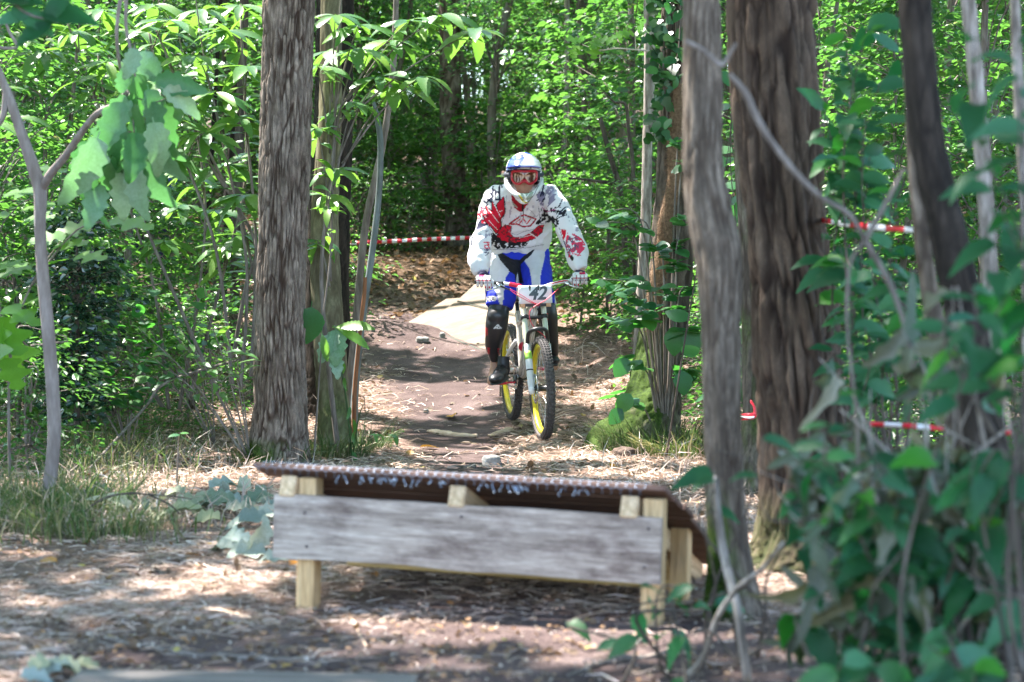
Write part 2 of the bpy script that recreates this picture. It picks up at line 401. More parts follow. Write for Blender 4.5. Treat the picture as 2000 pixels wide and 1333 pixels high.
# ------------------------------------------------------------------ understory crowns
def crown_geo(seed, H, Rr, ns, L, zlo, tm=small, nl=26, flat=.35, spl=.75):
    rs = R(seed); P_, D_, N_, S_ = [], [], [], []; sticks = MB()
    z = zlo + (H - zlo) * rs.rand(ns) ** .9; az = rs.rand(ns) * 2 * np.pi
    prof = np.sin(np.pi * np.clip((z - zlo) / (H - zlo), .06, .94)) ** .5
    rr = Rr * prof * (.35 + .65 * rs.rand(ns) ** .6)
    for s in range(ns):
        d = np.array([math.cos(az[s]), math.sin(az[s]), rs.uniform(-.12, .25)])
        side = np.array([-d[1], d[0], 0]); ln = spl * rs.uniform(.6, 1.25)
        tip = d * rr[s] + np.array([0, 0, z[s]]); st = tip - d * ln
        tt = np.sort(rs.rand(nl)); sg = np.where(np.arange(nl) % 2 == 0, 1, -1)
        lat = rs.rand(nl) ** .7 * .30 * ln * np.sin(np.pi * (.15 + .8 * tt)) * 1.3
        p = st + d * (tt * ln)[:, None] + side * (sg * lat)[:, None] + np.array([0, 0, 1]) * (-.12 * tt ** 2 * ln + rs.randn(nl) * .025)[:, None]
        dd = d[None] * rs.uniform(.2, 1.0, nl)[:, None] + side[None] * (sg * rs.uniform(.3, 1.1, nl))[:, None] + rs.randn(nl, 3) * .18 + np.array([0, 0, -.22])
        nn = np.array([0, 0, 1.]) + rs.randn(nl, 3) * flat
        P_.append(p); D_.append(dd); N_.append(nn); S_.append(L * rs.uniform(.6, 1.2, nl))
        if s % 3 == 0:
            base = np.array([0, 0, max(.2, z[s] - rr[s] * .6)])
            sticks.add(*stube([base, base * .4 + st * .6 + [0, 0, .03], st + d * ln * .8], [.010, .007, .002], 6, 3, cap=False))
    return scatter(tm, np.vstack(P_), orient(np.vstack(D_), np.vstack(N_)), np.concatenate(S_), rs.rand(ns * nl)), sticks
M_bark_thin = noisy('bark_thin', [(.3, (.07, .055, .045)), (.55, (.17, .145, .125)), (.75, (.28, .25, .22))], (1, 1, .18), 30, .9, .5, .004)
M_bark_dark = noisy('bark_dark', [(.3, (.03, .024, .02)), (.55, (.085, .068, .055)), (.8, (.17, .145, .12))], (1, 1, .15), 26, .9, .6, .006)
M_bark_pale = noisy('bark_pale', [(.36, (.10, .085, .07)), (.5, (.23, .20, .17)), (.66, (.38, .345, .31))], (1, 1, .2), 34, .85, .5, .003)
PROTO = []
specs = [(11, 5.2, 1.5, 120, .075, .5, small, M_far), (12, 4.2, 1.3, 105, .085, .3, smallw, M_far), (13, 6.4, 1.7, 140, .07, 1.0, small, M_far),
         (14, 2.0, 1.0, 62, .08, .12, smallw, M_mid), (15, 5.0, 1.4, 125, .09, .6, smallw, M_mid), (16, 1.1, .8, 44, .065, .05, small, M_mid)]
for sd, H, Rr, ns, L, zlo, tm, mt in specs:
    (V, Fs, rv), st = crown_geo(sd, H, Rr, ns, L, zlo, tm)
    cm = mesh('crown', V, Fs, mt, False, {'rnd': rv})
    tr = MB(); rs = R(sd)
    pts = [[0, 0, -.2], [rs.randn() * .05, rs.randn() * .05, H * .3], [rs.randn() * .12, rs.randn() * .12, H * .65], [rs.randn() * .2, rs.randn() * .2, H]]
    tr.add(*stube(pts, [.05 * H / 5, .04 * H / 5, .028 * H / 5, .006], 14, 8)); 
    tr.V += st.V; 
    for k, fl in st.F.items(): tr.F.setdefault(k, []).extend([f + (tr.n) for f in fl])
    tr.A += st.A; tr.n += st.n
    PROTO.append((cm, tr.mesh('trunk', M_bark_thin if sd != 13 else M_bark_dark)))
TREES = []                                          # (x, y, root) trees that may carry high crowns
def under(k, x, y, s, rz, label, cat, group, name='young_tree'):
    cm, tm = PROTO[k]; r_ = empty(name, g(x, y), label, cat, group)
    r_.rotation_euler = (0, 0, rz); r_.scale = (s, s, s)
    link('trunk', tm, r_); link('crown', cm, r_); return r_
rs = R(77)
lab_far = 'slim green leafed young tree in the dense wood far behind the trail'
n_u = 0
for y in np.arange(24.5, 52, 1.75):
    half = y * .25 + 2.5; n = int(half * 2 / (1.15 + .035 * (y - 22)))
    for q in range(n):
        x = -half + (q + rs.rand()) * 2 * half / n; yy = y + rs.uniform(-.8, .8)
        px = 1000 + x * F / yy
        if y < 27 and 800 < px < 950 and rs.rand() < .7: continue
        if 360 < px < 520 and y < 34 and rs.rand() < .6: continue
        if 1400 < px < 1500 and rs.rand() < .7: continue
        k = [0, 1, 2, 4][rs.randint(4)]
        under(k, x, yy, rs.uniform(.9, 1.35) * (1.12 if y > 36 else 1), rs.rand() * 6.28, lab_far, 'tree', 'young trees deep in the wood')
        n_u += 1
_seen = {}
LMK = [(-1000, 'half cut by the left edge'), (30, 'behind the forked sapling'), (110, 'just right of the forked sapling'), (200, 'below the hanging wilted bunch'), (290, 'in line with the person in blue'), (380, 'left of the sunlit clearing'), (460, 'just left of the thick fissured trunk'), (540, 'behind the thick fissured trunk'), (600, 'behind the olive stem'), (670, 'behind the grey pole'),
       (740, 'above the left part of the striped tape'), (820, 'above the middle of the striped tape'), (910, 'behind the rider shoulder'), (990, 'behind the rider helmet'), (1060, 'right behind the rider arm'), (1120, 'right of the rider elbow'), (1180, 'beside the dark crooked stem'), (1240, 'behind the thin straight trunk'), (1310, 'behind the leaning mossy trunk'), (1370, 'behind the grey trunk'), (1450, 'in the gap between the two big trunks'),
       (1540, 'behind the massive trunk'), (1600, 'hugging the right side of the massive trunk'), (1660, 'under the upper red and white tape'), (1730, 'left of the dark leaning trunk'), (1800, 'behind the dark leaning trunk'), (1860, 'right of the dark leaning trunk'), (1920, 'behind the pale young trunk'), (1980, 'beside the right edge'), (2030, 'cut by the right edge')]
KD = {0: 'slim fine leafed', 1: 'broad leafed', 2: 'tall small leafed', 3: 'rounded leafy', 4: 'dense large leafed', 5: 'knee high leafy'}
def mklabel(px, d, k, s, base):
    lm_ = [t_ for a, t_ in LMK if a <= px][-1]; noun = 'bush' if k in (3, 5) else 'sapling'
    l = KD[k] + ' green ' + noun + ' ' + lm_
    if l in _seen: l = KD[k] + ' green ' + noun + (' further back ' if d > _seen[l] else ' standing nearer ') + lm_
    _seen[l] = d; return l
# nearer understory beside the trail; kept clear of the bank and the landing ramp
def put(px, d, k, s, label, cat='tree', group=None, name='young_tree'):
    p = gp(px, d); return under(k, p.x, p.y, s, rnd.random() * 6.28, mklabel(px, d, k, s, label), cat, group, name)
LL = 'bushy green sapling crowding the left side of the trail'
for px, d, k, s in [(-60, 15, 1, .95), (60, 17.5, 0, 1), (20, 20, 4, 1.1), (190, 19.5, 1, 1.05), (300, 22.5, 0, 1.0), (-40, 23, 2, .95), (140, 24, 4, 1.05), (250, 16.5, 4, .62), (455, 26, 4, 1.0), (560, 22, 1, .9), (600, 25, 0, 1), (705, 25.5, 4, .95),
                    (-20, 12.8, 4, .7), (90, 14.2, 1, .75)]:
    put(px, d, k, s, LL, 'tree', 'saplings left of the trail')
RL = 'bushy green sapling crowding the right side behind the big trunks'
for px, d, k, s in [(1230, 20.5, 4, 1.0), (1150, 23, 1, 1.05), (1330, 18.5, 1, .95), (1420, 22, 0, 1.0), (1560, 19.5, 4, 1), (1670, 16.5, 1, .95), (1780, 18, 0, 1), (1850, 15, 4, .95), (1960, 17, 1, 1.05), (2060, 14, 0, .9), (1720, 21, 2, 1), (1900, 21, 4, 1.1), (1620, 23, 0, 1), (2040, 20, 1, 1.1),
                    (1600, 13.5, 4, .7), (1750, 12.4, 1, .72), (1925, 12, 4, .75)]:
    put(px, d, k, s, RL, 'tree', 'saplings right of the trail')
LB = 'low green bush growing from the forest floor left of the trail'
for px, d, k, s in [(30, 13.5, 3, .8), (150, 15, 3, .85), (250, 15.5, 5, 1), (330, 17, 3, .8), (420, 18.5, 5, 1), (480, 15.5, 5, .9), (60, 11.4, 5, .8), (220, 13.4, 5, .9), (370, 14.2, 5, .75), (560, 18, 3, .7), (640, 19, 5, .9), (300, 19.5, 3, .9), (170, 17.6, 3, .9), (-10, 16, 3, 1)]:
    put(px, d, k, s, LB, 'bush', 'low bushes left of the trail', 'bush')
RB = 'low green bush growing from the forest floor right of the trail'
for px, d, k, s in [(1130, 19.2, 3, .72), (1190, 18.3, 3, .8), (1255, 17.2, 3, .7), (1110, 21.5, 3, .9), (1330, 15.6, 5, .9), (1400, 14, 5, .8), (1500, 15, 3, .9), (1590, 12.5, 5, .9), (1680, 13, 3, .8), (1790, 11.5, 5, .9), (1870, 12.5, 3, .8), (1960, 11, 5, 1), (1640, 10.5, 5, .7), (1740, 10, 5, .7), (1210, 20.2, 5, 1)]:
    put(px, d, k, s, RB, 'bush', 'low bushes right of the trail', 'bush')
for px, d, k, s in [(760, 24.2, 3, .8), (840, 24.8, 3, .9), (930, 24.4, 3, .85), (1010, 24.6, 3, .9), (1075, 24.2, 3, .9), (700, 23.5, 5, 1), (800, 23.6, 5, .8), (980, 23.4, 5, .8)]:
    put(px, d, k, s, 'low green bush on top of the dark bank behind the rider', 'bush', 'bushes along the top of the bank', 'bush')

# ------------------------------------------------------------------ trunks
def barkmat(name, ridge, fissure, moss=0, moss_h=.5, sc_=14):
    m, t, b = newmat(name)
    at = N(t, 'ShaderNodeAttribute', attribute_name='crev'); 
    o = tex(t, (1, 1, .30), 'noise', sc_, 9, .78, .5); o2 = tex(t, (1, 1, .5), 'noise', 5, 4, .6)
    rc = ramp(t, o, [(.34, tuple(v * .38 for v in ridge)), (.5, ridge), (.66, tuple(min(.7, v * 1.9) for v in ridge))])
    c = mixc(t, rc, fissure, at.outputs['Fac'])
    c = mixc(t, c, ramp(t, o2, [(.35, (.75, .72, .7)), (.65, (1.2, 1.22, 1.25))]), 1.0, 'MULTIPLY')
    if moss:
        ma = N(t, 'ShaderNodeAttribute', attribute_name='moss')
        mc = ramp(t, tex(t, (1, 1, 1), 'noise', 60, 4, .6), [(.3, (.018, .034, .008)), (.7, (.065, .11, .015))])
        c = mixc(t, c, mc, ma.outputs['Fac'])
    t.links.new(c, b.inputs['Base Color']); b.inputs['Roughness'].default_value = .9; b.inputs['Specular IOR Level'].default_value = .2
    bump(t, b, o, .7, .008); return m
M_t1 = barkmat('bark_grey_fissured', (.165, .135, .11), (.042, .026, .018), 1, sc_=30)
M_tB = barkmat('bark_brown_ridged', (.082, .058, .041), (.022, .014, .010), 1, sc_=11)
M_tA = barkmat('bark_grey_smooth', (.135, .11, .085), (.06, .044, .032), 1, sc_=22)
M_t2 = barkmat('bark_olive_smooth', (.15, .14, .085), (.09, .075, .045), 1, sc_=8)
M_tD = barkmat('bark_dark_oak', (.028, .022, .017), (.010, .008, .006), 1)
M_tM = barkmat('bark_mossy', (.11, .09, .07), (.04, .03, .022), 1)
def trunk(label, pts, mat, seg=64, rings=150, depth=.02, fr=3.2, stretch=.22, mossf=None, name='tree', cat='tree', group=None, flare=0, seed=0, crown=True, top=None, warp=0.0, cell=(.03, .13)):
    """pts: (px, py, d, width px) from top to bottom"""
    W = [P(a, b_, d) for a, b_, d, w_ in pts]; rad = [w_ * d / F / 2 for a, b_, d, w_ in pts]
    up = W[0] + (W[0] - W[1]).normalized() * (top or max(.3, 7.5 - W[0].z)) * 1.0
    lo = W[-1].copy(); lo.z = float(hgt(lo.x, lo.y)) - .12
    ud = (W[0] - W[1]).normalized(); LT = (top or max(.3, 7.5 - W[0].z)); W = [W[0] + ud * LT * k_ for k_ in ((1, .6, .3, .12) if LT > 1 else (1,))] + W + ([lo] if lo.z < W[-1].z - .02 else []); nup = 4 if LT > 1 else 1; rad = ([rad[0] * v_ for v_ in (.7, .8, .9, .96)] if nup == 4 else [rad[0] * .6]) + rad + ([rad[-1] * 1.25] if len(W) > len(rad) + nup else [])
    root = empty(name, g(lo.x, lo.y), label, cat, group)
    hi = sum(1 for q in W)
    p, q = spline(W, rings * 4, rad)
    # spend the rings where the picture looks
    zz = p[:, 2]; wt = np.where(zz < 4.2, 1.0, .12); cw = np.cumsum(wt); idx = np.searchsorted(cw, np.linspace(cw[0], cw[-1], rings)); idx = np.unique(np.clip(idx, 0, len(p) - 1))
    p = p[idx]; q = q[idx][:, 0]
    V, Fs = tube(p, q, seg, ref=(1, 0, 0), cap=False)
    n = len(p); cen = np.repeat(p, seg, 0); dv = V - cen; rr = np.linalg.norm(dv, axis=1)[:, None] + 1e-9; dn = dv / rr
    crev = np.zeros(len(V)); disp = np.zeros(len(V)); zl = np.concatenate([[0], np.cumsum(np.linalg.norm(np.diff(p, axis=0), axis=1))]); zl = np.repeat(zl, seg)
    nf = noise.noise
    cw_, chh = cell; vor = noise.voronoi
    for k in range(len(V)):
        if depth > 0:
            rk = rr[k][0]; d_ = dn[k]; z_ = zl[k]; x_ = d_[0] * rk; y_ = d_[1] * rk
            wv = nf((x_ * 9 + seed, y_ * 9, z_ * 2.2)); w2 = nf((x_ * 22 + seed, y_ * 22 + 3, z_ * 9))
            q_ = ((x_ + wv * cw_ * .9) / cw_ + seed, (y_ + wv * cw_ * .9 + w2 * cw_ * .3) / cw_, z_ / chh + w2 * .35)
            ds = vor(q_)[0]; gr = max(0., 1 - (ds[1] - ds[0]) / .30); gr = gr * gr * (3 - 2 * gr) * min(1, max(.35, .9 + 1.2 * nf((x_ * 13 + 9, y_ * 13, z_ * 5))))
            v2 = nf((x_ / cw_ * 2.2, y_ / cw_ * 2.2, z_ / chh * 4)); v3 = nf((d_[0] * 1.1 + seed, d_[1] * 1.1, z_ * .7))
            crev[k] = min(1, gr); disp[k] = -depth * gr + depth * .45 * v2 + v3 * rk * (.10 + warp) + depth * .8 * nf((d_[0] * 3 + seed, d_[1] * 3, z_ * 3))
    V = V + dn * disp[:, None]
    zb = V[:, 2] - root.location.z
    moss = np.zeros(len(V))
    if mossf is not None: moss = np.clip(mossf(V, zb, dn), 0, 1)
    me = mesh('trunk', V - np.array(root.location), Fs, mat, True, {'crev': crev, 'moss': moss, 'rnd': crev * 0})
    o = link('trunk', me, root)
    if crown: TREES.append((p[0][0], p[0][1], root))
    root['_r'] = 0; del root['_r']
    return root, p, q
mo = lambda h_, side=0, k=1: (lambda V, zb, dn: k * np.clip((h_ - zb) / h_ * 2.2, 0, 1) * np.clip(.9 * fbm(V[:, 0] * 14, V[:, 2] * 9 + V[:, 1] * 11, 4) * 2 - .35 + side * dn[:, 0] * .9, 0, 1))
t1, *_ = trunk('thick grey trunk with deep vertical fissures rising behind the left end of the wooden jump', [(565, -60, 12, 100), (561, 120, 12, 99), (556, 300, 12, 97), (550, 500, 12, 96), (547, 650, 12, 98), (546, 780, 12, 104), (545, 850, 12, 112), (543, 905, 12, 136)], M_t1, 200, 420, .017, 8.0, .13, mo(.16, -1.2, 1.2), seed=3, cell=(.022, .23))
trunk('pale olive smooth stem just right of the thick fissured trunk', [(648, -40, 12.9, 40), (645, 200, 12.9, 44), (634, 420, 12.8, 54), (637, 560, 12.8, 60), (645, 700, 12.8, 62), (652, 800, 12.8, 64), (655, 885, 12.7, 78)], M_t2, 48, 120, .005, 2.0, .15, mo(.5, 0, .6), seed=9, crown=False)
trunk('dark rough trunk partly hidden behind bright chestnut leaves', [(655, -60, 15, 72), (652, 150, 15, 76), (648, 300, 15, 80), (640, 500, 15, 84), (640, 740, 15, 95)], M_tD, 80, 200, .010, 4, .3, None, seed=12, cell=(.035, .05))
trunk('slim pale trunk standing behind the bent grey pole', [(775, -30, 14.2, 12), (768, 130, 14.2, 13), (748, 280, 14.2, 14), (714, 440, 14.2, 15), (698, 600, 14.2, 15), (682, 790, 14.2, 18)], M_bark_thin, 20, 60, .002, 2, .2, None, seed=2, crown=False)
trunk('smooth grey blue sapling pole broken off and bent at its top', [(731, 205, 13.4, 7), (736, 228, 13.4, 11), (743, 280, 13.4, 12), (740, 380, 13.4, 12.5), (726, 500, 13.4, 13), (706, 640, 13.4, 13), (694, 760, 13.4, 14), (690, 850, 13.3, 17)], noisy('bark_grey_blue', [(.3, (.07, .085, .08)), (.6, (.14, .165, .165)), (.8, (.22, .25, .26))], (1, 1, .3), 18, .6, .3, .003, .4), 18, 70, 0, 2, .2, None, seed=4, crown=False, top=.02)
trunk('short reddish brown cut stem standing against the grey pole', [(713, 545, 13.2, 7), (711, 580, 13.2, 8), (702, 660, 13.2, 8), (692, 780, 13.2, 9)], noisy('bark_reddish', [(.3, (.12, .045, .02)), (.7, (.30, .13, .06))], (1, 1, .3), 20, .8, .3), 12, 30, 0, 2, .2, None, name='cut_sapling', cat='stem', crown=False, top=.005)
trunk('thin straight pale trunk right of the rider', [(1268, -40, 14.6, 21), (1268, 150, 14.6, 22), (1264, 300, 14.6, 20), (1262, 420, 14.6, 21), (1254, 560, 14.6, 21), (1248, 700, 14.6, 24)], M_bark_pale, 28, 110, .004, 3, .3, None, seed=6)
t5, *_ = trunk('leaning mossy trunk wrapped by a hairy vine right of the rider', [(1325, -50, 13.3, 62), (1322, 150, 13.3, 70), (1320, 320, 13.3, 76), (1312, 480, 13.3, 80), (1300, 600, 13.3, 84), (1285, 700, 13.2, 92), (1275, 780, 13.1, 112), (1262, 835, 13.0, 145), (1252, 870, 13.0, 205)], M_tM, 96, 230, .013, 3.4, .22, (lambda V, zb, dn: np.clip((1.0 - zb) * 1.6, 0, 1) * np.clip(fbm(V[:, 0] * 12, V[:, 2] * 8, 4) * 2.2 - .5 - dn[:, 0] * .9, 0, 1) * 1.5), seed=15, warp=.1, cell=(.032, .28))
tA, *_ = trunk('grey trunk with a bulge standing right beside the wooden jump', [(1371, -60, 6.5, 72), (1372, 150, 6.5, 78), (1375, 320, 6.5, 84), (1390, 430, 6.5, 94), (1404, 510, 6.5, 95), (1408, 620, 6.5, 82), (1411, 800, 6.5, 78), (1416, 950, 6.5, 76), (1424, 1080, 6.5, 84), (1432, 1200, 6.5, 120)], M_tA, 72, 170, .007, 4, .10, mo(.45, -1.1, 1.1), seed=21, cell=(.020, .22))
tB, *_ = trunk('massive brown trunk with deep bark ridges right of the grey trunk', [(1503, -60, 7.6, 166), (1513, 180, 7.6, 168), (1530, 380, 7.6, 160), (1548, 560, 7.6, 165), (1568, 760, 7.6, 182), (1585, 920, 7.6, 200), (1597, 1040, 7.6, 240), (1600, 1110, 7.6, 330)], M_tB, 130, 230, .024, 3.4, .13, mo(.30, -.5, .35), seed=30, warp=.07, cell=(.042, .50))
trunk('mossy pale trunk squeezed between the grey and the massive trunk', [(1440, -40, 10.5, 30), (1450, 300, 10.5, 32), (1462, 520, 10.5, 34), (1466, 700, 10.5, 35), (1467, 860, 10.4, 40), (1465, 950, 10.3, 60)], M_tM, 36, 110, .006, 3, .3, lambda V, zb, dn: np.clip(fbm(V[:, 0] * 20, V[:, 2] * 6, 4) * 2 - .9, 0, 1), seed=32, crown=False)
trunk('dark leaning trunk at the far right edge', [(1782, -60, 5.7, 62), (1795, 120, 5.7, 62), (1812, 280, 5.7, 66), (1845, 430, 5.7, 68), (1880, 600, 5.7, 74), (1915, 800, 5.7, 80), (1940, 1000, 5.7, 84), (1960, 1250, 5.7, 96)], M_tD, 40, 120, .004, 3, .15, None, seed=40)
trunk('slender brown stem crossing in front of the dark leaning trunk', [(1776, 130, 5.95, 26), (1786, 300, 5.95, 30), (1802, 480, 5.95, 32), (1830, 650, 5.95, 34), (1862, 830, 5.95, 36), (1895, 1000, 5.95, 36), (1920, 1200, 5.9, 44)], M_tA, 24, 90, .002, 3, .15, None, seed=41, crown=False)
trunk('pale grey young trunk near the right edge', [(1885, -50, 6.6, 30), (1903, 120, 6.6, 32), (1915, 260, 6.6, 33), (1926, 400, 6.6, 33), (1938, 600, 6.6, 34), (1945, 850, 6.6, 36), (1950, 1150, 6.6, 44)], M_bark_pale, 24, 80, .002, 3, .15, None, seed=42, crown=False)
trunk('pale thin young trunk cut by the right edge of the view', [(1980, -50, 6.3, 20), (1986, 100, 6.3, 22), (1994, 260, 6.3, 23), (2006, 500, 6.3, 24), (2012, 900, 6.3, 30)], M_bark_pale, 20, 60, .002, 3, .15, None, seed=43, crown=False)
lA, *_r = trunk('slender pale sapling trunk forking at the left edge', [(-10, 120, 9.6, 14), (14, 180, 9.6, 18), (42, 260, 9.6, 21), (66, 330, 9.6, 24), (78, 372, 9.6, 26), (78, 450, 9.6, 22), (84, 540, 9.6, 24), (93, 640, 9.6, 25), (101, 740, 9.6, 26), (106, 840, 9.6, 27), (100, 920, 9.6, 27), (91, 985, 9.6, 30)], noisy('bark_young_grey', [(.3, (.14, .11, .1)), (.5, (.20, .165, .15)), (.7, (.30, .26, .245))], (1, 1, .25), 22, .75, .4, .003), 22, 110, .0015, 3, .2, None, seed=50, crown=False)
b_ = MB(); o_ = np.array(lA.location)
for pl, rr in (([P(80, 372, 9.6), P(100, 338, 9.55), P(128, 305, 9.5), P(160, 258, 9.4), P(190, 222, 9.3), P(222, 205, 9.3), P(250, 176, 9.2)], [.022, .02, .018, .016, .015, .012, .008]),
               ([P(238, -20, 8.9), P(228, 60, 8.9), P(234, 130, 9.0), P(246, 172, 9.2)], [.009, .008, .007, .006]), ([P(248, -20, 8.8), P(246, 50, 8.8), P(258, 110, 8.8), P(264, 150, 8.8)], [.008, .007, .006, .004]),
               ([P(14, 170, 9.6), P(5, 230, 9.6), P(-20, 260, 9.6)], [.02, .014, .01]), ([P(-10, 92, 9.6), P(20, 95, 9.6), P(33, 90, 9.6), P(18, 62, 9.6), P(10, 40, 9.6)], [.008, .008, .008, .007, .006])):
    V, Fs = stube(pl, rr, 22, 8); b_.add(V - o_, Fs)
b_.obj('branch', lA.children[0].data.materials[0], lA)
# trunks standing further back
for lab, pts, mt in [
    ('stout grey trunk deep in the wood left of the rider helmet', [(878, -40, 24.5, 42), (880, 200, 24.5, 44), (886, 330, 24.5, 46), (897, 430, 24.5, 56), (902, 500, 24.5, 70)], M_t1),
    ('pale thin dead trunk in the wood just right of the rider helmet', [(1108, 40, 22.5, 10), (1106, 220, 22.5, 10), (1100, 300, 22.5, 10), (1092, 370, 22.5, 11), (1090, 480, 22.5, 12)], M_bark_pale),
    ('pale grey trunk in the wood behind the dark crooked stems', [(1216, 40, 26, 24), (1215, 200, 26, 25), (1214, 320, 26, 26), (1216, 470, 26, 30)], M_bark_pale),
    ('dark trunk beyond the sunlit clearing at left', [(455, 300, 21, 20), (442, 480, 21, 26), (430, 560, 21, 30), (425, 660, 21, 34)], M_tD),
    ('thin dark stem beyond the sunlit clearing at left', [(412, 330, 20, 9), (404, 470, 20, 11), (396, 560, 20, 11), (392, 680, 20, 13)], M_tD),
    ('tall straight trunk in the wood above the upper red and white tape', [(1668, -40, 17.5, 26), (1672, 200, 17.5, 26), (1672, 420, 17.5, 28), (1670, 700, 17.5, 32)], M_tA),
    ('slim brown trunk in the wood behind the massive trunk', [(1560, -40, 16, 26), (1640, 330, 16, 22), (1650, 600, 16, 24), (1652, 780, 16, 26)], M_bark_dark),
    ('slim dark trunk in the top left of the wood', [(480, -40, 18, 16), (470, 200, 18, 18), (462, 420, 18, 20), (458, 640, 18, 22)], M_bark_dark)]:
    trunk(lab, pts, mt, 24, 70, .006, 3, .2, None, seed=len(lab))
cr = MB()
def crook(label, lines, mt, name='dead_stem', cat='stem'):
    b_ = MB(); p0 = lines[0][0][0]; base = P(*p0[:3]); gz = g(base.x, base.y); r_ = empty(name, gz, label, cat); o_ = np.array(gz)
    for pl, rr in lines:
        q = [P(*a) for a in pl]; V, Fs = stube(q, rr, 24, 7); b_.add(V - o_, Fs)
    b_.obj('stem', mt, r_); return r_
crook('dark crooked stem forking right of the rider shoulder', [([(1225, 560, 18), (1216, 420, 18), (1208, 360, 18), (1190, 300, 18), (1172, 230, 18)], [.03, .028, .026, .024, .02]), ([(1208, 360, 18), (1150, 352, 18), (1110, 348, 18)], [.016, .012, .008])], M_bark_dark)
crook('thin dark stem with a hooked top right of the rider', [([(1240, 540, 17.6), (1236, 330, 17.6), (1228, 260, 17.6), (1222, 205, 17.6), (1200, 200, 17.6), (1180, 180, 17.6)], [.018, .018, .017, .014, .01, .006])], M_bark_dark)
crook('thin brown twigs fanning out left of the thick trunk', [([(455, 700, 13), (480, 560, 13), (500, 480, 13), (450, 380, 13), (400, 280, 13), (360, 180, 13)], [.014, .013, .012, .01, .008, .004]), ([(500, 560, 13.2), (470, 420, 13.2), (440, 350, 13.2), (425, 300, 13.1)], [.01, .009, .006, .004]), ([(450, 380, 13), (400, 300, 13), (330, 120, 13), (305, 60, 13)], [.012, .01, .008, .005]), ([(480, 700, 13), (330, 745, 12.5), (280, 800, 12.2), (175, 915, 11)], [.008, .009, .009, .006])], M_bark_thin, 'twigs', 'twigs')
crook('pale blurred branch hanging across the massive trunk', [([(1338, 80, 4.9), (1375, 100, 4.9), (1408, 128, 4.9), (1425, 105, 4.9), (1438, 85, 4.9)], [.005, .006, .007, .005, .004]), ([(1424, 145, 4.9), (1455, 180, 4.9), (1475, 225, 4.9), (1505, 275, 4.9), (1560, 345, 4.9), (1610, 390, 4.9), (1660, 420, 4.9), (1690, 470, 4.9)], [.006, .008, .009, .008, .0075, .007, .006, .005]), ([(1690, 470, 4.9), (1740, 560, 4.9), (1770, 650, 4.9), (1790, 760, 4.9)], [.008, .007, .006, .005]), ([(1690, 470, 4.9), (1740, 380, 4.9), (1765, 330, 4.9)], [.008, .006, .004]), ([(1690, 470, 4.9), (1660, 520, 4.9), (1655, 640, 4.9), (1672, 800, 4.9), (1678, 960, 4.9), (1680, 1250, 4.9)], [.005, .004, .004, .004, .004, .005])], M_bark_thin, 'branch', 'branch')
crook('grey twig leaning against the foot of the grey trunk', [([(1300, 1360, 5.5), (1370, 1290, 5.4), (1400, 1210, 5.3), (1440, 1150, 5.2), (1490, 1110, 5.1), (1530, 1060, 5)], [.008, .008, .008, .007, .006, .004]), ([(1460, 1330, 5.3), (1440, 1190, 5.3), (1415, 1090, 5.4), (1402, 1000, 5.4), (1398, 930, 5.4)], [.012, .012, .012, .010, .006])], M_bark_pale, 'branch', 'branch')
crook('leafless dark twig arching over the straw at left', [([(165, 1000, 8.6), (200, 975, 8.6), (240, 965, 8.6), (285, 966, 8.6), (330, 985, 8.6), (352, 1005, 8.6)], [.003, .005, .005, .004, .004, .003]), ([(285, 966, 8.6), (340, 970, 8.6), (375, 975, 8.6)], [.003, .003, .002])], M_bark_dark, 'twig', 'twig')
# hairy vine on the leaning trunk
vb = MB(); vp = [P(1322, 165, 13.1), P(1320, 250, 13.07), P(1316, 340, 13.05), P(1303, 430, 13.03), P(1292, 500, 13.03), P(1280, 580, 13.0), P(1272, 650, 13.0)]
p, q = spline(vp, 90, [.03, .045, .046, .046, .05, .05, .03]); p = p + np.stack([np.sin(np.linspace(0, 22, 90)) * .008, np.zeros(90), np.zeros(90)], 1)
vb.add(*tube(p, q[:, 0], 18))
rs = R(3); k = rs.randint(0, 90, 2600); a = rs.rand(2600) * 6.28
pos = p[k] + np.stack([np.cos(a) * q[k, 0], -np.abs(np.sin(a)) * q[k, 0], rs.randn(2600) * .02], 1)
D = np.stack([np.cos(a), -np.abs(np.sin(a)), -.5 + rs.randn(2600) * .6], 1)
hair = (np.array([[-.04, 0, 0], [.04, 0, 0], [0, 1, 0]]), [np.array([[0, 1, 2]])])
V, Fs, rv = scatter(hair, pos, orient(D, rs.randn(2600, 3)), .035 * rs.uniform(.5, 1.3, 2600), rs.rand(2600)); vb.add(V, Fs)
M_vine = noisy('vine_hair', [(.3, (.085, .05, .028)), (.6, (.19, .12, .07)), (.8, (.3, .21, .13))], (1, 1, 1), 60, .95, .6, .004)
vr = empty('vine', g(p[-1][0], p[-1][1]), 'hairy brown climbing vine clinging to the leaning mossy trunk', 'vine')
vb.V = [v - np.array(vr.location) for v in vb.V]; vb.obj('stem', M_vine, vr)

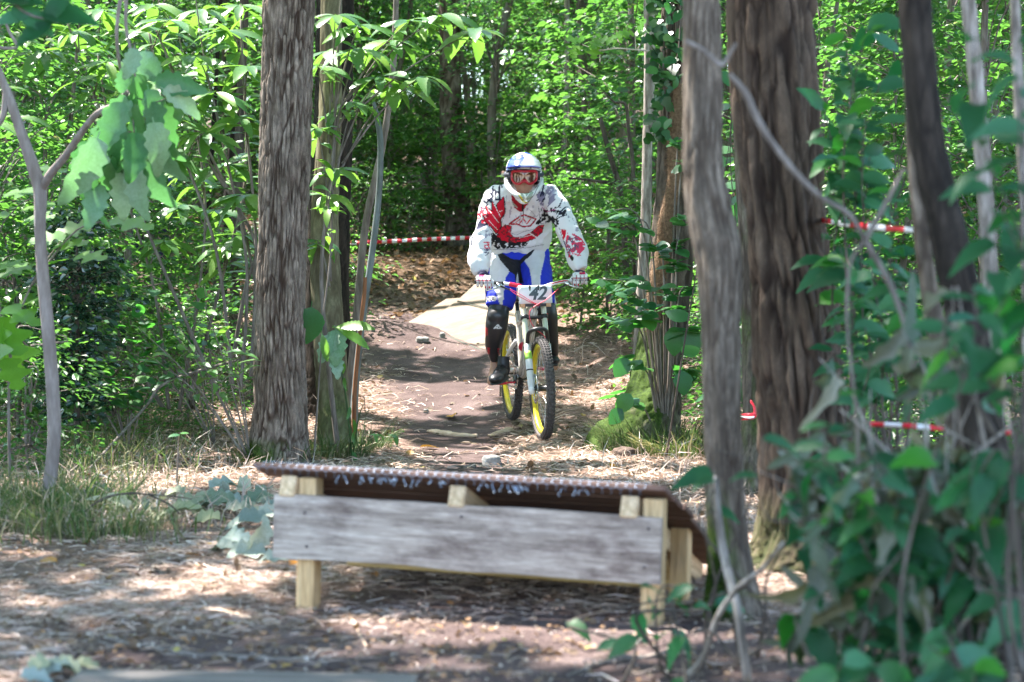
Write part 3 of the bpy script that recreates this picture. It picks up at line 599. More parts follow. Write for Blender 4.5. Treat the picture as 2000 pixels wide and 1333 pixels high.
# ------------------------------------------------------------------ high crowns: canopy added to shade the trail, shaped with gaps for chosen sun patches
for i_, (x, y) in enumerate([(-4.5, 2), (-8.5, 7), (-11, 12), (-6.2, 13.5), (-9, 18), (-13.5, 20), (-7, 24), (-15, 9), (-4.2, 8.2), (4.6, 9.5), (6.5, 14), (7.5, 21), (-13, 27), (2.6, 27), (-2.4, 30)]):
    base = g(x, y); r_ = empty('added_shade_tree', base, 'tall forest tree added so its crown shades the trail from above', 'tree', 'tall trees added to shade the trail')
    V, Fs = stube([base * 0 + V3((0, 0, -.2)), V3((.1, .05, 3)), V3((.0, -.1, 6)), V3((.1, 0, 9))], [.2, .15, .12, .05], 30, 14)
    mb_ = MB(); mb_.add(V, Fs); mb_.obj('trunk', M_bark_dark, r_); TREES.append((x, y, r_))  # mostly out of view, added for the dappled shade of their crowns
SPOTS = [(800, 770, 15.8, .62), (890, 755, 16.2, .42), (1150, 850, 13.7, .4), (1200, 900, 12.3, .45), (1290, 930, 11.4, .4), (1100, 440, 14, .2), (960, 420, 14, .16), (1120, 500, 13.9, .2), (450, 900, 12.2, .5), (330, 950, 10.6, .35), (480, 920, 11.2, .35),
         (850, 1030, 6.55, .32), (1120, 1060, 6.4, .3), (700, 1020, 6.6, .2), (565, 170, 11.9, .3), (560, 280, 11.9, .14), (690, 110, 12.5, .42), (660, 250, 12.5, .32), (430, 250, 13, .75), (300, 330, 13, .5), (1340, 1010, 7.4, .3), (1490, 1060, 8.0, .4), (430, 500, 24, 1.5), (1440, 400, 28, 1.4),
         (1700, 350, 15, .9), (1900, 300, 15, .9), (1650, 120, 16, .7), (380, 1110, 7.2, .22), (1180, 1260, 6, .14), (330, 640, 16, .9), (450, 700, 15, .5), (820, 440, 25, 1.0), (740, 350, 27, .8), (1205, 470, 13, .3), (560, 640, 12.6, .2), (690, 640, 12.4, .2), (1250, 250, 14.6, .2), (1254, 480, 14.6, .25),
         (1170, 80, 15, .3), (900, 860, 13, .3), (740, 860, 13.2, .25), (1150, 620, 16, .4), (90, 500, 9.6, .2), (250, 250, 9, .25), (1395, 400, 6.4, .12), (1050, 150, 30, 1.2), (250, 80, 22, 1.2), (1780, 1080, 8.6, .3), (1700, 620, 9, .3), (1000, 930, 11.5, .3), (60, 700, 14, .5), (180, 150, 12.9, .6), (460, 400, 13.2, .5), (200, 560, 14, .7), (400, 640, 13, .5), (380, 80, 13, .6), (860, 200, 25, 1.2), (1150, 200, 24, 1.2), (650, 80, 20, 1), (980, 100, 27, 1.5), (1230, 330, 21, .8), (1560, 250, 18, .8), (1850, 150, 16, .8), (120, 300, 13.5, .7), (320, 200, 12.8, .5), (480, 150, 13, .45), (60, 60, 17, .9), (380, 520, 15, .8), (230, 620, 14.5, .6), (420, 760, 13, .45), (300, 860, 11.8, .35), (1800, 450, 13, .8), (1960, 200, 14, .8), (1640, 480, 12, .5), (700, 180, 21, 1), (780, 300, 22, .8), (1150, 330, 20, .8), (1100, 60, 22, 1), (900, 60, 24, 1), (1240, 150, 16, .5), (1560, 100, 14, .6), (690, 640, 12.2, .25), (820, 130, 12.4, .35), (640, 60, 12.4, .3), (150, 830, 11, .4), (850, 300, 27, 1.9), (950, 180, 30, 2.0), (1150, 300, 25, 1.4), (760, 380, 25, 1.2), (700, 250, 24, 1.2), (860, 60, 27, 1.5), (1040, 260, 28, 1.5)]
rs = R(123)
n = 200000
cx = rs.uniform(-20, 8.5, n); cyy = rs.uniform(0, 40, n)
cz = 6.2 + 5.5 * rs.rand(n) + np.interp(cyy, [20, 40], [0, 3.5])
dens = fbm(cx * .55, cyy * .55, 31, 3) + .25 * fbm(cx * 1.7, cyy * 1.7 + cz, 37, 2)
keep = dens > np.interp(cyy, [7, 11, 16, 22, 28], [.37, .41, .45, .55, .66])
keep &= ~((cyy < 2.5) & (cx > -5))  # canopy left open near the camera so sky light reaches the fronts
s3 = np.array(SUN)
SHADE = [(930, 610, 19.0, 1.3), (830, 665, 18.6, .8), (760, 690, 18, .6), (800, 540, 21.5, .7), (930, 560, 20, .6), (1560, 500, 7.6, .6), (1560, 900, 7.6, .6), (1400, 700, 6.5, .5), (1750, 1000, 4.8, .9), (1850, 700, 5.2, .9), (1000, 1240, 5.8, .8), (650, 1240, 5.8, .7), (1020, 345, 13.9, .25), (1080, 570, 16, .5), (880, 830, 14.2, .25), (1280, 700, 13, .5), (900, 1150, 6.4, .5), (1000, 940, 6.6, .4), (200, 1280, 5.8, .7), (550, 500, 12, .6), (1240, 1090, 6.4, .4)]  # aim points where extra canopy leaves are kept to hold off the sun
far_ = cyy > 0; prot = np.zeros(n, bool)
for a, b2, d, r_ in SHADE:
    q = np.array(P(a, b2, d)); tt = (cz - q[2]) / s3[2]; prot |= np.hypot(cx - (q[0] + tt * s3[0]), cyy - (q[1] + tt * s3[1])) < r_ + .1
keep |= prot & (rs.rand(n) < .8)
for a, b2, d, r_ in SPOTS:
    q = np.array(P(a, b2, d)); tt = (cz - q[2]) / s3[2]
    dx = cx - (q[0] + tt * s3[0]); dy = cyy - (q[1] + tt * s3[1])
    keep &= (dx / 1.0) ** 2 + (dy / 1.0) ** 2 > (r_ * 1.15 + .10) ** 2  # canopy leaves cleared towards the sun, shaping each sun patch
cx, cyy, cz = cx[keep], cyy[keep], cz[keep]; n = len(cx)
own = np.argmin(np.stack([(cx - a) ** 2 + (cyy - b2) ** 2 for a, b2, _ in TREES]), 0)
pos = np.stack([cx, cyy, cz], 1)
B = orient(rs.randn(n, 3) * [1, 1, .3], rs.randn(n, 3) * .5 + [0, 0, 1]); S_ = rs.uniform(.14, .26, n); rv = rs.rand(n)
for k, (a, b2, r_) in enumerate(TREES):
    mk = own == k
    if mk.sum() < 20: continue
    o_ = np.array(r_.location)
    V, Fs, rr_ = scatter(smallw, pos[mk] - o_, B[mk], S_[mk], rv[mk])
    link('crown', mesh('crown', V, Fs, M_mid, False, {'rnd': rr_}), r_)
print('canopy leaves', n, 'understory', n_u)

# ------------------------------------------------------------------ wooden jump in front
Z3 = V3((0, 0, 1)); Rz = lambda a: Matrix.Rotation(math.radians(a), 4, 'Z'); Rx = lambda a: Matrix.Rotation(math.radians(a), 4, 'X'); Ry = lambda a: Matrix.Rotation(math.radians(a), 4, 'Y')
def woodmat(name, cols, ax, s=9, rough=.75, stain=None, bk=.4):
    """cols dark..light; ax: the grain runs along this local axis"""
    m, t, b = newmat(name); sc_ = [1.0, 1.0, 1.0]; sc_[ax] = .07
    o = tex(t, sc_, 'noise', s * 4, 8, .68, .3); o2 = tex(t, sc_, 'noise', s * 18, 4, .6)
    c = ramp(t, o, [(.28, cols[0]), (.5, cols[1]), (.72, cols[2])])
    c = mixc(t, c, ramp(t, o2, [(.3, (.72, .72, .72)), (.7, (1.2, 1.2, 1.2))]), 1.0, 'MULTIPLY')
    if stain:
        s2 = [1, 1, 1]; s2[ax] = .45
        c = mixc(t, c, ramp(t, tex(t, s2, 'noise', 6.5, 6, .7), [(.36, stain), (.56, (1.1, 1.1, 1.1))]), 1.0, 'MULTIPLY')
    oi = t.nodes.new('ShaderNodeObjectInfo'); c = mixc(t, c, ramp(t, oi.outputs['Random'], [(0, (.85, .83, .8)), (1, (1.12, 1.1, 1.08))]), 1.0, 'MULTIPLY')
    t.links.new(c, b.inputs['Base Color']); b.inputs['Roughness'].default_value = rough; b.inputs['Specular IOR Level'].default_value = .3
    bump(t, b, o, bk, .003); return m
W_grey = woodmat('weathered_board', [(.19, .15, .125), (.39, .33, .285), (.58, .51, .455)], 0, 10, .8, (.42, .37, .37))
W_pineZ = woodmat('pine_post', [(.36, .22, .10), (.56, .385, .20), (.68, .50, .30)], 2)
W_pineY = woodmat('pine_joist', [(.38, .25, .13), (.60, .44, .27), (.72, .58, .40)], 1)
W_pineX = woodmat('pine_cross', [(.30, .19, .07), (.45, .32, .14), (.58, .43, .22)], 0)
W_deck = woodmat('deck_board', [(.06, .032, .024), (.13, .078, .062), (.22, .145, .12)], 0, 8, .8)
M_zinc = simple('zinc_wire', (.25, .32, .42), .45, .8)
M_nail = simple('nail_steel', (.12, .1, .1), .5, .8)
bl, br = P(537, 1085, 6.75), P(1290, 1140, 6.35)
cen = (bl + br) / 2; ang = math.degrees(math.atan2(br.y - bl.y, br.x - bl.x)); roll = math.degrees(math.atan2(bl.z - br.z, (br - bl).length)); Lb = (br - bl).length
jump = empty('wooden_jump', (cen.x, cen.y, 0), 'low wooden bike jump with wide weathered front board and chicken wire over its deck', 'ramp')
jump.rotation_euler = (0, math.radians(roll), math.radians(ang)); zb = cen.z; H2 = Lb / 2
def part(name, c, s, mt, parent=jump, rot=None, bev=.004, jit=0):
    V, Fs = box((0, 0, 0), s, None, bev); c = V3(c)
    o = link(name, mesh(name, V, Fs, mt, False), parent); o.location = c
    if rot is not None: o.rotation_euler = rot.to_euler()
    return o
fb_h = .207
nb = 60; bx = np.linspace(-H2, H2, nb)               # front board with slightly wavy edges
wv = (vnoise(bx * 5, 0, 2) - .5) * .008; V = []
for k in range(nb):
    for (yy, zz) in ((-.026, -fb_h / 2 + wv[k]), (-.026, fb_h / 2 + wv[-k] * .6), (-.003, fb_h / 2 + wv[-k] * .6), (-.003, -fb_h / 2 + wv[k])): V.append([bx[k], yy, zb + fb_h / 2 + zz])
i = np.arange(nb - 1)[:, None] * 4; j = np.arange(4)[None, :]
Fq = np.stack([i + j, i + 4 + j, i + 4 + (j + 1) % 4, i + (j + 1) % 4], -1).reshape(-1, 4); Fq = np.vstack([Fq, [[3, 2, 1, 0]], [[4 * nb - 4, 4 * nb - 3, 4 * nb - 2, 4 * nb - 1]]])
fbo = link('front_board', mesh('front_board', V, Fq, W_grey, False), jump)
for x_, z_ in ((-H2 + .11, .15), (-H2 + .12, .04), (H2 - .04, .17), (H2 - .05, .05), (0, .17)):
    q = MB(); q.add(*lathe([(.0001, -.0285), (.005, -.0285), (.0055, -.0262), (.0001, -.0262)], 10, 'y', (x_, 0, zb + z_))); q.obj('nail', M_nail, fbo)
zt = zb + .306                                        # top face of the deck at the lip
for x_, w_, z0, z1 in ((-H2 + .105, .062, -.12, zt - .045), (H2 - .035, .064, -.12, zt - .046)):
    part('leg', (x_, .033, (z0 + z1) / 2), (w_, .066, z1 - z0), W_pineZ)
sl_ = math.radians(19.5); dl = 1.12
def deckpt(x, y, dz=0): return V3((x, y * math.cos(sl_) + math.sin(sl_) * dz, zt - .04 - y * math.sin(sl_) + math.cos(sl_) * dz))
for x_ in (-H2 + .045, -.02, H2 - .105):
    o = part('joist', deckpt(x_, .5, -.036), (.055, 1.02, .07), W_pineY, rot=Rx(-19.5))
for x_ in (H2 - .05,):
    part('leg', (x_, .47, .08), (.062, .06, .37), W_pineZ)
part('cross_board', (0, .505, .13), (Lb - .1, .022, .16), W_pineX)
part('cross_board', (0, .09, zb + .1), (Lb - .22, .022, .12), W_pineX)
ndk = 9
for k in range(ndk):                                   # deck boards lie across, lip board first
    wdt = dl / ndk; ex = .055 if k == 0 else rnd.uniform(-.01, .012)
    part('plank', deckpt(-.03 if k == 0 else rnd.uniform(-.006, .006), -.045 + wdt * (k + .5), .020), (Lb + .03 + ex, wdt - .006, .019), W_deck, rot=Rx(-19.5) @ Ry(rnd.uniform(-.15, .15)), bev=.003)
wb = MB(); cell = .030; rs = R(8)                      # chicken wire
def wp(u, v):
    """sheet coordinates: v<0 hangs over the lip"""
    lipv = 0.0
    bumpz = .002 * (fbm(u * 9, v * 9, 5, 2)) + .012 * max(0, fbm(u * 4 + 3, v * 5, 6, 2) - .55)
    if v >= lipv: return np.array(deckpt(u, v - .045, .0305 + bumpz))
    e = deckpt(u, -.047, .030); return np.array([e.x, e.y - .006 - bumpz * .8 - .01 * (vnoise(u * 12, 0, 4)), e.z + v * .95])
rowh = cell * .866
for r_ in range(int(.62 / rowh)):
    for c_ in range(int((Lb + .02) / cell)):
        u = -H2 - .05 + c_ * cell + (cell / 2 if r_ % 2 else 0); v = -.03 + r_ * rowh
        hx = cell / 2; a_ = rowh / 3
        pts = [(u, v - a_), (u, v + a_), (u + hx, v + 2 * a_)]
        pts2 = [(u, v + a_), (u - hx, v + 2 * a_)]
        for pl in (pts, pts2):
            if v < -.03 and rs.rand() < .3: continue
            wb.add(*tube([wp(*q) for q in pl], .0006 if r_ > 2 else .0010, 3, cap=False))
for u in np.concatenate([rs.uniform(-.42, -.05, 22), rs.uniform(.06, .42, 16)]):
    q0 = wp(u, -.03); s_ = rs.choice([-1, 1]); ln = rs.uniform(.008, .024)
    wb.add(*stube([q0, q0 + [s_ * .004, -.004, -ln * .5], q0 + [s_ * .012, -.003, -ln], q0 + [s_ * .006, .0, -ln * 1.05]], .0016, 9, 4, cap=False))
wo = wb.obj('wire_mesh', M_zinc, jump); wo['kind'] = 'stuff'
tag(link('weathered_board', mesh('weathered_board', *box((0, 0, 0), (.9, .3, .03), None, .004), woodmat('dark_old_board', [(.10, .085, .08), (.17, .15, .14), (.25, .225, .21)], 0), False)), 'grey weathered board lying on the ground at the bottom edge of the view', 'board')
o = bpy.data.objects['weathered_board']; o.location = P(470, 1362, 5.30); o.location.z = float(hgt(o.location.x, o.location.y)) + .015; o.rotation_euler = (0, .01, math.radians(-2))

# ------------------------------------------------------------------ plywood landing ramp behind the rider
W_ply = woodmat('plywood_sheet', [(.095, .072, .05), (.145, .112, .078), (.19, .15, .11)], 0, 2.2, .7, (.82, .78, .72), .1)
M_dirty = simple('dark_edge', (.045, .06, .04), .8)
A_, B_, C_, D_ = P(785, 637, 19.6), P(828, 642, 19.2), P(950, 690, 17.9), P(1010, 700, 17.6)
ld = empty('landing_ramp', (A_.x, A_.y, float(hgt(A_.x, A_.y))), 'pale plywood sheet landing ramp sloping down to the dirt behind the rider', 'ramp')
def sheet(name, c4, th=.015):
    q = [np.array(c) for c in c4]; n = 14; V = []; nn = np.cross(q[1] - q[0], q[3] - q[0]); nn = nn / np.linalg.norm(nn); nn = nn if nn[2] > 0 else -nn
    for a in range(n):
        for b_ in range(n):
            u, v = a / (n - 1), b_ / (n - 1); p_ = (q[0] * (1 - u) + q[1] * u) * (1 - v) + (q[3] * (1 - u) + q[2] * u) * v
            V.append(p_ + nn * (.004 * math.sin(u * 3.1) * math.sin(v * 3)))
    V = np.array(V); T = len(V); V = np.vstack([V, V - nn * th])
    f = []
    for a in range(n - 1):
        for b_ in range(n - 1): k = a * n + b_; f += [[k, k + n, k + n + 1, k + 1], [T + k, T + k + 1, T + k + n + 1, T + k + n]]
    def edge(l):
        for a, b_ in zip(l[:-1], l[1:]): f.append([a, b_, T + b_, T + a])
    edge([k for k in range(n)]); edge([(n - 1) * n + k for k in range(n)]); edge([k * n for k in range(n)]); edge([k * n + n - 1 for k in range(n)])
    return link(name, mesh(name, V - np.array(ld.location), np.array(f), W_ply, False), ld)
dz = V3((0, 0, .02))
k1, k2, k3 = P(828, 640, 19.2), P(1010, 708, 17.7), P(943, 545, 20.1); pn_ = (k2 - k1).cross(k3 - k1).normalized(); eye = V3((0, 0, CAMH))
def onp(px, py, off=0.0): d_ = P(px, py, 1) - eye; return eye + d_ * ((k1 + pn_ * off - eye).dot(pn_) / d_.dot(pn_))
sg_ = 1 if pn_.z > 0 else -1
s1 = sheet('plywood_sheet', [onp(826, 634), onp(1015, 712), onp(1040, 622), onp(893, 588)])
s2 = sheet('plywood_sheet', [onp(893.5, 587, .004), onp(1040, 621, .004), onp(1075, 556, .004), onp(943, 541, .004)])
s3_ = sheet('plywood_sheet', [onp(784, 638, -.02 * sg_), onp(824, 645, -.02 * sg_), onp(905, 582, -.02 * sg_), onp(872, 584, -.02 * sg_)])
mb_ = MB(); a_ = np.array(ld.location)
for l, r_ in (([onp(826, 636, .01 * sg_), onp(880, 660, .01 * sg_), onp(1010, 713, .01 * sg_)], .008), ([onp(893, 589, .012 * sg_), onp(935, 599, .012 * sg_), onp(1035, 623, .012 * sg_)], .005)):
    V, Fs = stube(l, r_, 12, 6); mb_.add(V - a_, Fs)
mb_.obj('dark_seam', M_dirty, ld)

# ------------------------------------------------------------------ barrier tape
M_tape_r = simple('tape_red', (.62, .012, .03), .35); M_tape_w = simple('tape_white', (.8, .78, .8), .35)
def tape(label, pts, w_, nseg, tw=.4, grp=None):
    q = spline([P(*a) for a in pts], nseg * 3 + 1); base = q[0].copy(); V = []; 
    for k, p_ in enumerate(q):
        a = tw * math.sin(k * .23 + 1) ; V += [p_ + [0, math.sin(a) * w_ / 2, -math.cos(a) * w_ / 2], p_ - [0, math.sin(a) * w_ / 2, -math.cos(a) * w_ / 2]]
    V = np.array(V) - base; f = [[2 * k, 2 * k + 2, 2 * k + 3, 2 * k + 1] for k in range(len(q) - 1)]
    o = link('barrier_tape', mesh('barrier_tape', V, np.array(f), None, True, mats=[M_tape_r, M_tape_w], midx=[(k // 3) % 2 for k in range(len(f))]), None, base)
    md = o.modifiers.new('s', 'SOLIDIFY'); md.thickness = .0006
    return tag(o, label, 'barrier tape', grp)
tape('sagging red and white striped tape stretched behind the rider above the dark bank', [(560, 478, 22.6), (650, 476, 22.6), (740, 473, 22.6), (830, 468, 22.6), (915, 465, 22.6), (1000, 464, 22.6)], .045, 46, .5)
tape('red and white tape stretched level behind the dark leaning trunk', [(1596, 429, 7.62), (1660, 439, 7.1), (1730, 446, 6.6), (1800, 451, 6.1), (1850, 453, 5.85)], .021, 8, .6)
tape('low red and white tape seen through the leaves at right', [(1700, 829, 6.1), (1770, 832, 6.1), (1830, 836, 6.1), (1900, 840, 6.1), (1975, 846, 6.1)], .016, 9, .6)
kn = MB(); kp = [P(1447, 818, 10.25), P(1462, 816, 10.2), P(1474, 812, 10.2), P(1473, 795, 10.2), P(1466, 783, 10.22)]
kr = empty('tape_knot', kp[1], 'knot of red tape tied round the mossy pale trunk', 'barrier tape'); ko = np.array(kr.location)
for dz_ in (-.004, .008, .018):
    V, Fs = stube([q + V3((0, -.005, dz_ * (1.2 - k * .4))) for k, q in enumerate(kp)], [.003, .008, .010, .006, .004], 14, 5, ry=None); kn.add(V - ko, Fs)
kn.obj('knot', M_tape_r, kr)
V, Fs = stube([kp[0] + V3((.0, -.012, .012)), kp[1] + V3((0, -.02, .0)), kp[2] + V3((-.005, -.02, -.006))], [.003, .006, .005], 8, 5); kw = MB(); kw.add(V - ko, Fs); kw.obj('white_stripe', M_tape_w, kr)

# ------------------------------------------------------------------ stones, sticks, bark pieces
M_stone = noisy('stone', [(.3, (.10, .10, .095)), (.5, (.22, .215, .20)), (.72, (.38, .37, .35))], (1, 1, 1), 24, .9, .7, .01)
M_palewood = noisy('pale_split_wood', [(.3, (.40, .27, .18)), (.6, (.62, .46, .33)), (.8, (.74, .62, .48))], (.2, 1, 1), 30, .8, .4, .003)
def stone(px, py, wpx, hpx, label, name='stone', mt=None, d=None, sq=1.0, seed=1, cat='stone'):
    if d is None:
        lo, hi = 5.0, 24.0                                  # the distance at which the ground shows at this pixel
        for _ in range(40):
            mid = (lo + hi) / 2; q = P(px, py, mid)
            if q.z > float(hgt(q.x, q.y)): lo = mid
            else: hi = mid
        d = lo
    w_ = wpx * d / F / 2; h_ = hpx * d / F; V, Fs = ellipsoid((0, 0, 0), (1, 1, 1), 28, 18)
    V = V / (np.abs(V) ** 3.2).sum(1)[:, None] ** (1 / 3.2)
    V *= (1 + .22 * np.array([noise.noise(V3(v * 1.6) + V3((seed * 7, 0, 0))) for v in V]) + .06 * np.array([noise.noise(V3(v * 5) + V3((seed * 3, 1, 0))) for v in V]))[:, None]
    V *= [w_, w_ * .8 * sq, h_ * .6]
    q = P(px, py, d); o = link(name, mesh(name, V, Fs, mt or M_stone, True), None, g(q.x, q.y, h_ * .28)); o.rotation_euler = (0, 0, seed * 1.3)
    return tag(o, label, cat)
stone(960, 898, 36, 24, 'squarish grey stone sitting on the trail in front of the bike', d=12.1, seed=2)
stone(826, 668, 26, 11, 'pale stone on the dirt mound below the plywood ramp', seed=5)
stone(864, 660, 14, 12, 'small grey stone touching the corner of the plywood ramp', seed=6)
stone(888, 724, 30, 6, 'flat grey stone at the left side of the trail', seed=9) if False else None
stone(832, 807, 10, 9, 'small dark stone left of the bike on the sunny trail edge', seed=7)
stone(1222, 882, 60, 22, 'brown pine cone like clod lying below the mossy leaning trunk', 'clod', noisy('clod', [(.35, (.05, .035, .028)), (.7, (.2, .14, .11))], (1, 1, 1), 60, .95, 1, .02), d=12.2, seed=8, cat='clod')
def stick(label, pts, r_, mt, name='stick', cat='stick', lift=0.006, sq=1):
    b_ = MB(); q = []
    for px, py in pts:
        lo, hi = 5.0, 26.0
        for _ in range(40):
            mid = (lo + hi) / 2; w_ = P(px, py, mid)
            if w_.z > float(hgt(w_.x, w_.y)) + lift: lo = mid
            else: hi = mid
        q.append(P(px, py, lo))
    o0 = np.array(q[0]); p_, rr = spline(q, 40, r_ if not np.isscalar(r_) else [r_] * len(q))
    p_ = p_ + np.array([[0, 0, noise.noise((k * .3, 1.5, len(label))) * .006] for k in range(40)])
    V, Fs = tube(p_, rr[:, 0] * (1 + .15 * np.sin(np.arange(40) * 1.7)), 8, ry=rr[:, 0] * sq, ref=(1, 0, 0) if False else None)
    b_.add(V - o0, Fs); o = b_.obj(name, mt); o.location = q[0]; return tag(o, label, cat)
stick('long grey branch lying across the foreground at left', [(205, 1247), (280, 1262), (350, 1275), (440, 1283), (540, 1290), (640, 1296)], [.006, .007, .009, .008, .008, .006], M_bark_thin, 'branch', 'branch')
stick('grey branch lying in the foreground right of the jump', [(1110, 1320), (1160, 1300), (1210, 1288), (1270, 1283), (1340, 1262)], [.004, .008, .011, .010, .007], M_bark_thin, 'branch', 'branch')
stick('pale peeled wood chip lying on the straw left of the jump leg', [(398, 1188), (430, 1194), (465, 1202), (496, 1210)], [.008, .014, .013, .004], M_palewood, 'wood_chip', 'wood chip', .008, .5)
stick('pale curved root fibre in front of the jump', [(676, 1190), (690, 1215), (700, 1235), (716, 1262)], [.003, .004, .004, .003], M_palewood, 'root', 'root')
stick('long pale slab of bark across the trail left of the front wheel', [(838, 842), (862, 846), (890, 850), (932, 852)], [.02, .035, .03, .02], M_palewood, 'bark_slab', 'bark', .01, .6)
stick('pale slab of wood pointing at the front wheel', [(956, 852), (975, 846), (996, 838)], [.014, .03, .03], M_palewood, 'bark_slab', 'bark', .01, .5)
stick('thin grey stick right behind the lip of the jump', [(880, 912), (905, 911), (928, 912)], [.006, .009, .008], M_bark_thin)
stick('pale curled strip of bark among the straw right of the trail', [(1178, 918), (1190, 908), (1204, 898)], [.008, .012, .009], M_palewood, 'bark_strip', 'bark')
stick('orange brown split stick in the foreground beside the jump leg', [(1205, 1262), (1228, 1250), (1252, 1236)], [.006, .009, .006], M_palewood)
stick('pale stick right beside the orange brown split one', [(1222, 1270), (1245, 1256), (1262, 1240)], [.004, .006, .005], M_bark_pale)
stick('dark stick half buried in the straw at the left edge', [(0, 1048), (25, 1050), (45, 1056), (62, 1068)], [.006, .010, .012, .008], M_bark_dark)
stick('short dark stick on the straw left of the jump', [(295, 1112), (312, 1118), (326, 1130)], [.004, .006, .005], M_bark_dark)
stick('pale flat root crossing under the front wheel', [(1015, 868), (1050, 880), (1085, 872), (1130, 868)], [.008, .012, .012, .006], M_palewood, 'root', 'root', .002, .5)

# ------------------------------------------------------------------ dry straw, litter, grass (nobody could count them)
rs = R(31)
def field(n, y0, y1, k=.27, seed=0, dfun=None, pw=1.3):
    r2 = R(seed); y = y0 + (y1 - y0) * r2.rand(n) ** pw; x = (r2.rand(n) * 2 - 1) * (y * k + .5)
    if dfun is not None:
        kp_ = r2.rand(n) < dfun(x, y); x, y = x[kp_], y[kp_]
    return x, y
def strip(n_, L, wd, r2, rise=(0.0, .35), curv=.8):
    """curved thin blades as 3-station strips, returned in local frames (n,5,3)"""
    az = r2.rand(n_) * 2 * np.pi; el = r2.uniform(*rise, n_); cu = r2.randn(n_) * curv; L = L * r2.uniform(.5, 1.3, n_)
    d0 = np.stack([np.cos(az) * np.cos(el), np.sin(az) * np.cos(el), np.sin(el)], 1); az2 = az + cu
    el2 = np.where(rise[1] > .8, el - r2.uniform(.2, .9, n_), -el * .6); d1 = np.stack([np.cos(az2) * np.cos(el2), np.sin(az2) * np.cos(el2), np.sin(el2)], 1)
    s_ = np.stack([-np.sin(az), np.cos(az), np.zeros(n_)], 1) * (wd * r2.uniform(.6, 1.3, n_))[:, None] / 2 + np.stack([np.zeros(n_), np.zeros(n_), r2.randn(n_) * wd * .3], 1)
    a = np.zeros((n_, 3)); m_ = d0 * (L * .5)[:, None]; e = m_ + d1 * (L * .5)[:, None]
    return np.stack([a - s_, a + s_, m_ - s_, m_ + s_, e], 1)
def blades(name, x, y, L, wd, mat, label, rise, curv, z0=.004, seed=1, cat=None, kind='stuff'):
    r2 = R(seed); n_ = len(x); T = strip(n_, L, wd, r2, rise, curv); z = hgt(x, y) + z0 * (1 + r2.rand(n_) * 2)
    V = (T + np.stack([x, y, z], 1)[:, None, :]).reshape(-1, 3); b0 = np.arange(n_)[:, None] * 5
    o = link(name, mesh(name, V, [b0 + np.array([0, 1, 3, 2]), b0 + np.array([2, 3, 4])], mat, False, {'rnd': np.repeat(r2.rand(n_), 5)}))
    return tag(o, label, cat, None, kind)
dstraw = lambda x, y: np.clip((1 - pathmask(x, y) * .93) * np.clip((fbm(x * 1.6, y * 1.6, 41) - .28) * 3.2, .12, 1), 0, 1) * np.where((x < -3) & (y > 14), .3, 1)
x, y = field(90000, 4.9, 9.5, seed=1, dfun=dstraw, pw=1.0); blades('straw', x, y, .11, .0030, M_straw, 'short dry straw and grass bits strewn over the ground around the jump', (0, .22), .8, .004, 2)
x, y = field(70000, 9.0, 18.5, seed=3, dfun=dstraw, pw=1.0); x = x; blades('straw', x, y, .13, .0055, M_straw, 'sunny dry straw covering both sides of the trail behind the jump', (0, .4), .8, .004, 4)
x, y = field(22000, 8.5, 20, seed=5, dfun=lambda x, y: np.clip((np.abs(x - np.interp(y, _cy, _cx)) - .55) * 1.2, 0, 1) * np.clip((fbm(x * 1.1, y * 1.1, 43) - .35) * 3, .1, 1) * .8); blades('dry_grass', x, y, .19, .005, M_straw, 'standing tufts of dry grass along the trail', (.4, 1.3), .5, 0, 6)
def litter(n_, y0, y1, mat, L, label, seed, dfun, tm=smallw, z0=.006, pw=1.0, name='leaf_litter', lift=.25):
    x, y = field(n_, y0, y1, seed=seed, dfun=dfun, pw=pw); n_ = len(x); r2 = R(seed + 1)
    pos = np.stack([x, y, hgt(x, y) + z0 + r2.rand(n_) * .01], 1); D = np.stack([r2.randn(n_), r2.randn(n_), r2.randn(n_) * lift], 1)
    V, Fs, rv = scatter(tm, pos, orient(D, r2.randn(n_, 3) * .35 + [0, 0, 1]), L * r2.uniform(.5, 1.3, n_), r2.rand(n_))
    return tag(link(name, mesh(name, V, Fs, mat, False, {'rnd': rv})), label, None, None, 'stuff')
litter(9000, 4.9, 10, M_litter, .028, 'small brown leaf and bark bits scattered over the ground around the jump', 51, lambda x, y: .25 + .75 * (fbm(x * 2, y * 2, 44) > .45))
litter(9000, 9, 20, M_litter, .055, 'dry brown leaves scattered beside the trail', 53, lambda x, y: (1 - pathmask(x, y) * .85) * (.2 + .8 * (fbm(x * 1.5, y * 1.5, 45) > .5)))
litter(30000, 20, 34, M_litter, .075, 'brown fallen leaves covering the dark bank and forest floor behind', 55, lambda x, y: .75 + 0 * x, lift=.5)
bits = noisy('pale_bits', [(.3, (.3, .25, .2)), (.7, (.6, .54, .46))], (1, 1, 1), 40, .9, .2)
litter(2600, 4.9, 8.2, bits, .011, 'pale wood chips and crumbs on the trampled soil in front of the jump', 57, None, tm=smallw, name='wood_crumbs', lift=.4)
dg = lambda x, y: np.clip((fbm(x * 1.3 + 3, y * 1.3, 47) - .42) * 5, 0, 1) * np.clip((-x - .125 * y - .15) * 1.2, 0, 1)
x, y = field(26000, 8.2, 15, seed=61, dfun=dg); blades('grass', x, y, .24, .0055, M_grass, 'green and yellowing grass growing left of the trail', (.7, 1.5), .4, -.005, 7)
x, y = field(22000, 11, 20, seed=62, dfun=lambda x, y: np.clip((x - .095 * y) * 1.2, 0, 1) * np.clip((fbm(x * 1.5, y * 1.5, 49) - .4) * 4, 0, 1)); blades('grass', x, y, .22, .006, M_grass, 'green grass growing right of the trail behind the trunks', (.7, 1.5), .4, -.005, 8)
